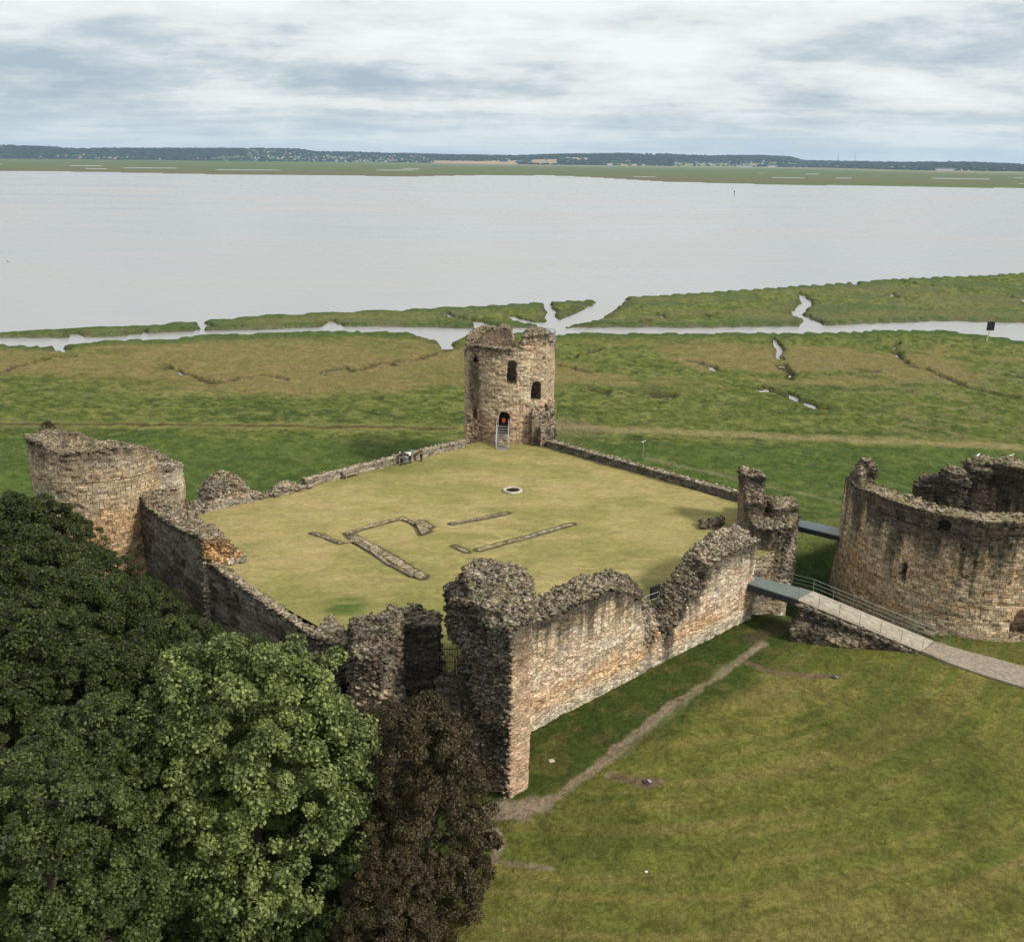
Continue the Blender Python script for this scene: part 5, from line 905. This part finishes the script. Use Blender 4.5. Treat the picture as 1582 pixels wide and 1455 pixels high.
# ---- people leaning on the low wall
SKIN = plain('skin', (.45, .28, .2), .6, 0, .05)
def skinned(name, pts, ed, mat, parent, lv=2):
    m_ = bpy.data.meshes.new(name); bm = bmesh.new(); vs = [bm.verts.new(p) for p, r_ in pts]; [bm.edges.new((vs[a_], vs[b_])) for a_, b_ in ed]; bm.to_mesh(m_); bm.free()
    o = bpy.data.objects.new(name, m_); COL.objects.link(o); o.parent = parent; o.modifiers.new('s', 'SKIN')
    for i, (p, r_) in enumerate(pts): m_.skin_vertices[0].data[i].radius = (r_ if isinstance(r_, tuple) else (r_, r_))
    m_.skin_vertices[0].data[0].use_root = True; s_ = o.modifiers.new('u', 'SUBSURF'); s_.levels = lv; s_.render_levels = lv; m_.materials.append(mat); return o
def person(loc, rz, lean, coat, legs, hair, label, longcoat=False):
    e_ = empty('person', loc, label, 'person', rz=rz)   # faces local +Y
    hp = Vector((0, -.12 * lean, .92)); dirv = Vector((0, math.sin(lean), math.cos(lean))); ch = hp + dirv * .42; nk = hp + dirv * .56; hd = nk + Vector((0, math.sin(lean * .6), math.cos(lean * .6))) * .12
    pts = [(hp, .13), (hp + dirv * .2, .12), (ch, .14), (nk, .055), (hd, .075), (hd + Vector((0, .02, .1)), .085)]; ed = [(0, 1), (1, 2), (2, 3), (3, 4), (4, 5)]; cp = [(hp + dirv * .0, .155), (hp + dirv * .2, .145), (ch, .165), (nk - dirv * .03, .09)]; ce = [(0, 1), (1, 2), (2, 3)]
    for sx in (-1, 1):
        sh_ = ch + Vector((sx * .18, 0, 0)) + dirv * .05; el_ = sh_ + Vector((sx * .05, .10 + .10 * lean, -.26)); hnd = el_ + Vector((-sx * .05, .26, .02 - .02 * lean))
        k = len(pts); pts += [(sh_, .06), (el_, .045), (hnd, .032), (hnd + Vector((0, .07, -.01)), .036), (hnd + Vector((-sx * .012, .145, -.03)), .02)]; ed += [(2, k), (k, k + 1), (k + 1, k + 2), (k + 2, k + 3), (k + 3, k + 4)]
        c_ = len(cp); cp += [(sh_, .078), (el_, .062), (el_.lerp(hnd, .9), .05)]; ce += [(2, c_), (c_, c_ + 1), (c_ + 1, c_ + 2)]
        k = len(pts); hj = hp + Vector((sx * .09, 0, -.05)); kn = Vector((sx * .10, .03, .50)); an_ = Vector((sx * .11, -.04, .09)); to_ = Vector((sx * .13, .12, .04)); pts += [(hj, .09), (kn, .06), (an_, .042), (to_, .035)]; ed += [(0, k), (k, k + 1), (k + 1, k + 2), (k + 2, k + 3)]
    skinned('body', pts, ed, SKIN, e_); skinned('coat', cp, ce, coat, e_)
    lp_ = [(hp + Vector((0, 0, -.02)), .14)]; le = []
    for sx in (-1, 1): k = len(lp_); lp_ += [(hp + Vector((sx * .09, 0, -.07)), .105), (Vector((sx * .10, .03, .50)), .078), (Vector((sx * .11, -.04, .11)), .06)]; le += [(0, k), (k, k + 1), (k + 1, k + 2)]
    skinned('trousers', lp_, le, legs, e_)
    if longcoat: skinned('coat_skirt', [(hp + Vector((0, 0, .02)), .17), (Vector((0, 0, .70)), .2), (Vector((0, 0, .45)), .22)], [(0, 1), (1, 2)], coat, e_, 1)
    skinned('hair', [(hd + Vector((0, -.02, .13)), .10), (hd + Vector((0, -.05, .05)), .095), (hd + Vector((0, -.07, -.04)), .06)], [(0, 1), (1, 2)], hair, e_)
    MBb = [MB().box((sx * .125, .04, .04), (.1, .27, .09)).build('shoe', BLACK, e_) for sx in (-1, 1)]; return e_
faceaz = math.atan2(nl[1], nl[0]) - math.pi / 2
NAVY = plain('dark navy cloth', (.012, .014, .022), .9); DGREY = plain('charcoal cloth', (.02, .02, .02), .9); CREAM = plain('cream cloth', (.62, .58, .48), .9); JEANS = plain('faded denim', (.16, .18, .24), .9); MAROON = plain('dark plum coat cloth', (.035, .014, .018), .9)
HW = plain('white hair', (.62, .6, .55), .8); HB = plain('black hair', (.012, .01, .008), .7); HR = plain('auburn grey hair', (.22, .13, .09), .8); HM = plain('brown hair', (.05, .03, .02), .8)
def at_wall(px, off): s_ = W(px, 705, L0, ul)[0]; q = L0 + ul * s_ - nl * off; return (q[0], q[1], 0.02)
person(at_wall(617, .38), faceaz, .7, NAVY, NAVY, HW, 'white haired person in dark clothes leaning over the low wall, leftmost of the group')
person(at_wall(623, .42), faceaz + .1, .6, DGREY, JEANS, HB, 'dark haired person in a black top and pale jeans bending at the low wall')
person(at_wall(630, .40), faceaz - .2, 1.0, CREAM, DGREY, HM, 'person in a cream top and black trousers bent low over the wall')
person(at_wall(645, .75), faceaz + .5, .08, MAROON, DGREY, HR, 'upright person in a long dark coat, rightmost of the group at the low wall', True)
q = L0 + ul * (W(638, 700, L0, ul)[0]) + nl * .5; m_ = MB(); m_.box((0, 0, .14), (.5, .32, .28), taper=.75); tb = m_.build('bag', plain('teal fabric', (.03, .16, .18), .8)); tb.location = (q[0], q[1], .98); tag(tb, 'teal bag resting on the low wall beside the standing person', 'bag')
q = L0 + ul * (W(634, 700, L0, ul)[0]) + nl * .4; m_ = MB(); m_.box((0, 0, .04), (.75, .45, .08), rx=.06, taper=.96); tb = m_.build('paper_sheet', WHITE); tb.location = (q[0], q[1], .98); tb.rotation_euler = (0, 0, faceaz); tag(tb, 'white sheet spread on the low wall between the people', 'paper')
# ================================================================== TREES
def crown_mesh(name, mat, rad, hz_, nclump, nleaf, size, seed, shell=.62, lumpy=.28, clr=(.55, 1.15), drop=0.0):
    g = np.random.default_rng(seed); d_ = g.normal(size=(nclump, 3)); d_ /= np.linalg.norm(d_, axis=1)[:, None]; d_[:, 2] = np.where(d_[:, 2] < -.86, -d_[:, 2], d_[:, 2])
    lump = 1 + lumpy * (fbm(d_[:, 0] * 1.7 + seed, d_[:, 1] * 1.7, d_[:, 2] * 1.7, 3, seed) - .5) * 2; rr_ = (shell + (1 - shell) * g.random(nclump) ** .6) * lump
    cc = d_ * rr_[:, None] * np.array((rad, rad, hz_)); cr_ = clr[0] + (clr[1] - clr[0]) * g.random(nclump)
    ci = g.integers(0, nclump, nleaf); o_ = g.normal(size=(nleaf, 3)); o_ /= np.linalg.norm(o_, axis=1)[:, None]; dn = d_[ci]
    o_ = o_ + dn * .55 + np.array((0, 0, .35)); o_ /= np.linalg.norm(o_, axis=1)[:, None]
    pos = cc[ci] + o_ * (cr_[ci] * (.55 + .5 * g.random(nleaf)))[:, None] * np.array((1, 1, .72)) - np.array((0, 0, drop))
    nrm = o_ * .6 + np.array((0, 0, .55)) + g.normal(size=(nleaf, 3)) * .45; nrm /= np.linalg.norm(nrm, axis=1)[:, None]
    tdir = np.cross(nrm, g.normal(size=(nleaf, 3))); tdir /= np.linalg.norm(tdir, axis=1)[:, None]; side = np.cross(nrm, tdir); L = (size * (.6 + .7 * g.random(nleaf)))[:, None]
    V = np.stack([pos - tdir * L * .5, pos + side * L * .36 - nrm * L * .06 + tdir * L * .05, pos + tdir * L * .5 - nrm * L * .12, pos - side * L * .36 - nrm * L * .06 + tdir * L * .05], 1).reshape(-1, 3)
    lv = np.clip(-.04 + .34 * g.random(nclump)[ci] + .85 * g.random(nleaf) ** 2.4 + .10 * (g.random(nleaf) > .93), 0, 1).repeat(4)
    return np_mesh(name, V, np.arange(nleaf * 4).reshape(-1, 4), mat, {'lv': ('FLOAT', lv)})
def trunk_mesh(name, h0, rad, hz_, seed, r0=.38):
    g = random.Random(seed); m_ = MB(); m_.tube((0, 0, -h0 - .3), (.1, .05, -h0 * .45), r0, r0 * .8, 10); m_.tube((.1, .05, -h0 * .45), (0, .1, hz_ * .45), r0 * .8, r0 * .25, 9)
    for k in range(11):
        z0 = -h0 * .45 + k * (hz_ * .8 + h0 * .45) / 11; t = k * 2.4 + g.random(); e_ = Vector((math.cos(t) * rad * g.uniform(.3, .55), math.sin(t) * rad * g.uniform(.3, .55), min(z0 + g.uniform(1.2, 3.0), hz_ * .45))); mid = Vector((.05, .05, z0)).lerp(e_, .5) + Vector((0, 0, -.3))
        m_.tube((.05, .05, z0), mid, r0 * .34, r0 * .22, 6); m_.tube(mid, e_, r0 * .22, r0 * .07, 6)
        for q in range(2): m_.tube(mid, mid + Vector((g.uniform(-1, 1), g.uniform(-1, 1), g.uniform(.3, .8))) * rad * .22, r0 * .12, r0 * .04, 5)
    me = bpy.data.meshes.new(name); me.from_pydata([tuple(p) for p in m_.v], [], m_.f); me.materials.append(BARK); return me
kinds = {
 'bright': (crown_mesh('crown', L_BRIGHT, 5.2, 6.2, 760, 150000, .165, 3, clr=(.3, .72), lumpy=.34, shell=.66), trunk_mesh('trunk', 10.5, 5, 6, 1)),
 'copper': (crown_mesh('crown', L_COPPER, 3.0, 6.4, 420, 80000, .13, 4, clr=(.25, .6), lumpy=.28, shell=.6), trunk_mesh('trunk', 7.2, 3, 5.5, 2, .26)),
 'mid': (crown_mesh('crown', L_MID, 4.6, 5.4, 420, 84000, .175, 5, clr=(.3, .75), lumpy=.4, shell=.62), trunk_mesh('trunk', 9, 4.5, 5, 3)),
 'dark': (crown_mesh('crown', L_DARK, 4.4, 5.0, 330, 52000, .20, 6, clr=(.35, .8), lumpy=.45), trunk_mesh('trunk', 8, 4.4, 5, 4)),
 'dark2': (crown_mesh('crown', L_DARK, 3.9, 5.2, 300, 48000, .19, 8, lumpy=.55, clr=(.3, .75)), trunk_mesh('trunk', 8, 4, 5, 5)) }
def tree(kind, x, y, ztop, sc, label, group=None, rz=0, name='broadleaf_tree', yr=None, sz=1.0):
    cm_, tm_ = kinds[kind]; hz_ = {'bright': 6.2, 'copper': 6.4, 'mid': 5.4, 'dark': 5.0, 'dark2': 5.2}[kind]
    zc_ = ztop - (hz_ + .5) * sc * sz; zg = gz(x, y); e_ = empty(name, (x, y, zg), label, 'tree', group, rz)
    c_ = link('crown', cm_, e_); c_.scale = (sc, sc, sc * sz); c_.location = (0, 0, zc_ - zg); t_ = link('trunk', tm_, e_); t_.location = (0, 0, zc_ - zg); h0 = -min(v.co.z for v in tm_.vertices); t_.scale = (sc, sc, max((zc_ - zg) / h0, .2) * 1.0)
    return e_
tree('bright', -13.4, 42.0, 12.7, 1.28, 'large light green tree in front of the gatehouse ruins, with big pale leaves', rz=.4, sz=1.08)
tree('copper', -4.35, 42.6, 9.3, 1.12, 'dark copper leaved tree at the foot of the tallest pier', sz=1.18, name='copper_beech')
tree('copper', -7.2, 49.0, 5.4, .85, 'smaller brown leaved tree tucked behind the copper tree, against the gatehouse block', rz=2, name='copper_beech')
wood = [('mid', 95, 1120, 37, 1.0, 'mid green tree at the bottom left corner with pale leaves'), ('mid', 30, 1215, 31.5, .95, 'mid green tree cut by the bottom left edge of the photo'), ('dark2', 130, 1005, 48, 1.0, 'dark tree above the mid green corner tree'), ('dark', 15, 960, 50, 1.05, 'dark tree at the left edge, halfway down the wood'), ('dark', 235, 985, 52, 1.0, 'dark tree just left of the light green tree top'), ('dark2', 345, 1002, 57, .8, 'dark tree under the low retaining wall'),
        ('dark', 105, 900, 62, 1.05, 'dark tree in the middle of the wood below the left tower'), ('dark', 200, 925, 63, .85, 'dark green tree with a yellow tint in the middle of the wood'), ('dark2', 285, 962, 64, .85, 'dark tree in the shade of the left ruined wall'), ('dark', 30, 835, 68, 1.1, 'dark tree at the left edge below the round tower'),
        ('dark2', 140, 852, 74, .9, 'tall dark tree hiding the foot of the left round tower'), ('dark', 62, 785, 79, 1.0, 'dark tree beside the left round tower, topmost of the wood'), ('dark2', 5, 765, 80, 1.0, 'dark tree at the left edge, level with the round tower foot'), ('dark2', 212, 900, 75, .7, 'small dark tree in the corner between round tower and ruined wall'), ('dark', 60, 905, 58, 1.0, 'dark tree left of the wood centre'), ('dark', 380, 1010, 56, .7, 'small dark tree behind the light green tree top'),
        ('dark2', 575, 1225, 46.5, .72, 'dark green tree squeezed between the light green tree and the copper tree'), ('copper', 590, 1330, 37, .8, 'dark brown tree at the bottom edge left of the tall copper tree'),
        ('dark', 400, 1330, 43.5, .85, 'low dark tree mostly hidden under the light green tree'), ('mid', 330, 1425, 37, .8, 'mid green tree at the bottom edge under the light green tree'), ('dark2', 470, 1400, 39.5, .75, 'low dark tree at the bottom edge beside the dark brown tree'),
        ('dark2', -30, 1060, 44, 1.1, 'dark tree cut by the left edge above the corner trees')]
for i, (kd, px, py, Yt, sc, lb) in enumerate(wood):
    x_, y_, z_ = D(px, py, Yt); tree(kd, x_, y_ + 1.0, z_ + .2, sc, lb, 'trees of the wood beside the castle', rz=i * 1.37)
# understorey of shrubs keeps the wood closed under the crowns
for (x_, y_, z_, r_, lb) in ((-24.5, 69.5, -3.0, 1.5, 'bushy shrub at the wall foot below the orange wall end'), (-15.5, 57.5, -1.5, 1.6, 'bushy shrub behind the light green tree at the wall foot')):
    e_ = empty('shrub', (x_, y_, gz(x_, y_)), lb, 'shrub', 'shrubs along the foot of the wall'); c_ = link('crown', kinds['dark2'][0], e_); c_.scale = (r_ / 3.9, r_ / 3.9, r_ / 4.2); c_.location = (0, 0, z_ - gz(x_, y_))
for (px, py, Yg, r_, lb) in ((74, 662, 98, .8, 'dry brown bush growing out of the left round tower'), (600, 706, None, .7, None)):
    if lb: x_, y_, z_ = D(px, py, Yg); e_ = empty('shrub', (x_, y_, z_ - 1.6), lb, 'shrub'); c_ = link('crown', kinds['copper'][0], e_); c_.scale = (r_ / 3.2, r_ / 3.2, r_ / 4.5); c_.location = (0, 0, 1.3); link('stem', MB().tube((0, 0, -1.5), (0, 0, 1.3), .08, .03).build('stem', BARK).data, e_)
for o in [o for o in COL.objects if o.name.startswith('stem') and o.parent is None]: bpy.data.objects.remove(o)
# ================================================================== FAR SHORE
m_w, nt_, b_ = new_mat('distant foliage'); q_ = NT(nt_); q_.put(b_.inputs['Base Color'], q_.attr('col').outputs['Color']); b_.inputs['Roughness'].default_value = .95
g = np.random.default_rng(5); NB = 16000; az = g.uniform(-33.5, 33.5, NB); br_ = np.interp(az, [s[0] for s in base], [s[1] for s in base]).clip(5200, 9500); hh = g.random(NB) ** .8
r_ = br_ + hh * 2550; xx = r_ * np.sin(np.radians(az)); yy = r_ * np.cos(np.radians(az))
fa = (az > az_of(668, 250)[0]) & (az < az_of(800, 250)[0]) & (hh < .30); fb_ = (az > az_of(822, 250)[0]) & (az < az_of(862, 250)[0]) & (hh < .5) & (hh > .08); fc = (az > az_of(1040, 250)[0]) & (az < az_of(1165, 250)[0]) & (hh < .34)
vd, vi = worley(xx / 420, yy / 420 * .9, xx * 0, 108, True); tn = (az > az_of(380, 250)[0]) & (az < az_of(670, 250)[0]) & (hh < .7)
keep = ~(fa | fb_) & ~(fc & (g.random(NB) > .12)) & ~((vi > .70) & (vd < .42) & (g.random(NB) > .1)) & ~(tn & (g.random(NB) > .5)); xx, yy, az, hh = xx[keep], yy[keep], az[keep], hh[keep]
zz = np.array([gz(a_, c_) for a_, c_ in zip(xx, yy)]); nb = len(xx); rad = g.uniform(11, 30, nb); ht = g.uniform(9, 17, nb) * (1 + .3 * (hh > .85)); col_ = np.array((.014, .024, .014))[None] * (0.7 + 1.1 * g.random(nb))[:, None]
ang = np.arange(7) / 7 * 2 * math.pi; V = []; Cc = []
ringv = np.stack([np.cos(ang), np.sin(ang)], 1)
low_ = np.concatenate([xx[:, None, None] + ringv[None, :, :1] * rad[:, None, None] * 1.0, yy[:, None, None] + ringv[None, :, 1:] * rad[:, None, None] * .8, np.repeat((zz - 4)[:, None, None], 7, 1)], 2)
up_ = np.concatenate([xx[:, None, None] + ringv[None, :, :1] * rad[:, None, None] * .62, yy[:, None, None] + ringv[None, :, 1:] * rad[:, None, None] * .5, (zz + ht * .75)[:, None, None] + g.uniform(-2, 2, (nb, 7, 1))], 2)
tp = np.stack([xx, yy, zz + ht], 1)[:, None, :]; V = np.concatenate([low_, up_, tp], 1).reshape(-1, 3); bs = (np.arange(nb) * 15)[:, None]
F4 = np.concatenate([(bs + np.array([i, (i + 1) % 7, 7 + (i + 1) % 7, 7 + i])) for i in range(7)] + [(bs + np.array([7 + i, 7 + (i + 1) % 7, 14, 14])) for i in range(0)], 0)
F3 = np.concatenate([(bs + np.array([7 + i, 7 + (i + 1) % 7, 14])) for i in range(7)], 0)
me = np_mesh('woodland', V, [tuple(int(k) for k in f) for f in F4] + [tuple(int(k) for k in f) for f in F3], m_w, {'col': ('FLOAT_COLOR', np.hstack([col_.repeat(15, 0), np.ones((nb * 15, 1))]))})
tag(link('woodland', me), kind='stuff')
def house_mesh(w_, d_, h_, wall, roof):
    V = [(-w_, -d_, -3), (w_, -d_, -3), (w_, d_, -3), (-w_, d_, -3), (-w_, -d_, h_), (w_, -d_, h_), (w_, d_, h_), (-w_, d_, h_)]; Fs = [(0, 1, 5, 4), (1, 2, 6, 5), (2, 3, 7, 6), (3, 0, 4, 7)]
    V += [(-w_ * 1.05, -d_ * 1.1, h_ - .2), (w_ * 1.05, -d_ * 1.1, h_ - .2), (w_ * 1.05, d_ * 1.1, h_ - .2), (-w_ * 1.05, d_ * 1.1, h_ - .2), (-w_ * 1.05, 0, h_ + d_ * .8), (w_ * 1.05, 0, h_ + d_ * .8)]; Fs += [(8, 9, 13, 12), (10, 11, 12, 13), (9, 10, 13), (11, 8, 12)]
    V += [(w_ * .5 - .5, -.5, h_), (w_ * .5 + .5, -.5, h_), (w_ * .5 + .5, .5, h_), (w_ * .5 - .5, .5, h_), (w_ * .5 - .5, -.5, h_ + d_ + 1), (w_ * .5 + .5, -.5, h_ + d_ + 1), (w_ * .5 + .5, .5, h_ + d_ + 1), (w_ * .5 - .5, .5, h_ + d_ + 1)]; b0_ = 14
    Fs += [(b0_, b0_ + 1, b0_ + 5, b0_ + 4), (b0_ + 1, b0_ + 2, b0_ + 6, b0_ + 5), (b0_ + 2, b0_ + 3, b0_ + 7, b0_ + 6), (b0_ + 3, b0_, b0_ + 4, b0_ + 7), (b0_ + 4, b0_ + 5, b0_ + 6, b0_ + 7)]
    return np_mesh('house', V, Fs, [wall, roof], midx=[0] * 4 + [1] * 2 + [0] * 2 + [0] * 5)
RS = plain('slate roof', (.11, .11, .13)); RT = plain('tiled roof', (.28, .13, .09)); WH = plain('white render', (.5, .5, .48)); CR = plain('cream render', (.42, .38, .3)); BK = plain('brick wall', (.33, .18, .13)); GYW = plain('grey cladding', (.4, .42, .44))
hm = [(house_mesh(9, 6, 7, WH, RS), 'white rendered house with slate roof in the distant town across the river'), (house_mesh(8, 6, 7, CR, RT), 'cream house with tiled roof in the distant town across the river'), (house_mesh(10, 6, 7, BK, RS), 'brick house with slate roof in the distant town across the river'), (house_mesh(8, 5, 6, WH, RT), 'small white house with tiled roof in the distant town across the river')]
zones = [(380, 670, 130, 0, .6), (60, 380, 30, 0, .35), (690, 860, 8, .3, .9), (1030, 1180, 28, .02, .4), (1180, 1582, 14, .0, .4)]; rg = random.Random(3); nh = 0
for (p0, p1, cnt, h0, h1) in zones:
    for k in range(cnt):
        px = rg.uniform(p0, p1); a_ = az_of(px, 252)[0]; b__ = float(np.interp(a_, [s[0] for s in base], [s[1] for s in base])); b__ = min(max(b__, 5200), 9500); r_ = b__ + 60 + (h0 + (h1 - h0) * rg.random() ** 1.3) * 2400; x_ = r_ * math.sin(R(a_)); y_ = r_ * math.cos(R(a_)); i = rg.choice((0, 0, 1, 2, 3)); me, lb = hm[i]
        o = bpy.data.objects.new('house', me); COL.objects.link(o); o.location = (x_, y_, gz(x_, y_) + rg.uniform(2, 7)); o.rotation_euler = (0, 0, rg.uniform(-.6, .6)); s_ = rg.uniform(.7, 1.15); o.scale = (s_, s_, s_); tag(o, lb, 'house', 'houses of the distant town, ' + ('white slate roofed', 'cream tile roofed', 'brick slate roofed', 'small white tile roofed')[i])
for (px, py, w_, h_, lb, m__) in ((942, 257, 22, 13, 'white building alone on the far marsh edge, right of the centre tower', WH), (994, 259, 12, 9, 'small white building on the far marsh edge, right of the lone white one', WH), (55, 228, 120, 9, 'long pale shed on the skyline at the far left', GYW), (1192, 258, 35, 9, 'low white shed on the far marsh edge below the wooded hill end', WH), (1150, 257, 70, 6, 'long low pale shed across the river under the wooded hill', WH), (1460, 260, 60, 8, 'pale sheds at the far right behind the marsh', GYW)):
    a_ = az_of(px, py)[0]; b__ = float(np.interp(a_, [s[0] for s in base], [s[1] for s in base])); b__ = min(max(b__, 5200), 9500); r_ = b__ - 60 if py > 240 else b__ + 2350; x_ = r_ * math.sin(R(a_)); y_ = r_ * math.cos(R(a_)); me = house_mesh(w_, 9, h_, m__, RS); tag(link('shed', me, None, (x_, y_, gz(x_, y_) + 2)), lb, 'building')
for (px, hgt, lb) in ((502, 55, 'thin mast on the far skyline above the town'), (1295, 110, 'slim far chimney mast, left of a pair at the right'), (1321, 105, 'slim far chimney mast, right of a pair at the right')):
    a_ = az_of(px, 245)[0]; b__ = float(np.interp(a_, [s[0] for s in base], [s[1] for s in base])); r_ = min(max(b__, 5200), 9500) + 2300; x_ = r_ * math.sin(R(a_)); y_ = r_ * math.cos(R(a_)); m_ = MB(); m_.tube((0, 0, 0), (0, 0, hgt), 3.2, 1.4); tag(link('mast', m_.build('mast', GYW).data, None, (x_, y_, gz(x_, y_))), lb, 'mast')
for o in [o for o in COL.objects if o.name.startswith('mast') and not o.get('label')]: bpy.data.objects.remove(o)
# ---- haze
hm_ = bpy.data.materials.new('haze air'); hm_.use_nodes = True; nt_ = hm_.node_tree; nt_.nodes.clear(); ho = nt_.nodes.new('ShaderNodeOutputMaterial'); pv = nt_.nodes.new('ShaderNodeVolumePrincipled'); nt_.links.new(pv.outputs[0], ho.inputs['Volume'])
pv.inputs['Color'].default_value = (.50, .74, 1.0, 1); pv.inputs['Density'].default_value = 3.6e-5; pv.inputs['Anisotropy'].default_value = .2
hb = MB().box((0, 0, 95), (33000, 33000, 210)).build('haze', hm_); tag(hb, kind='stuff')
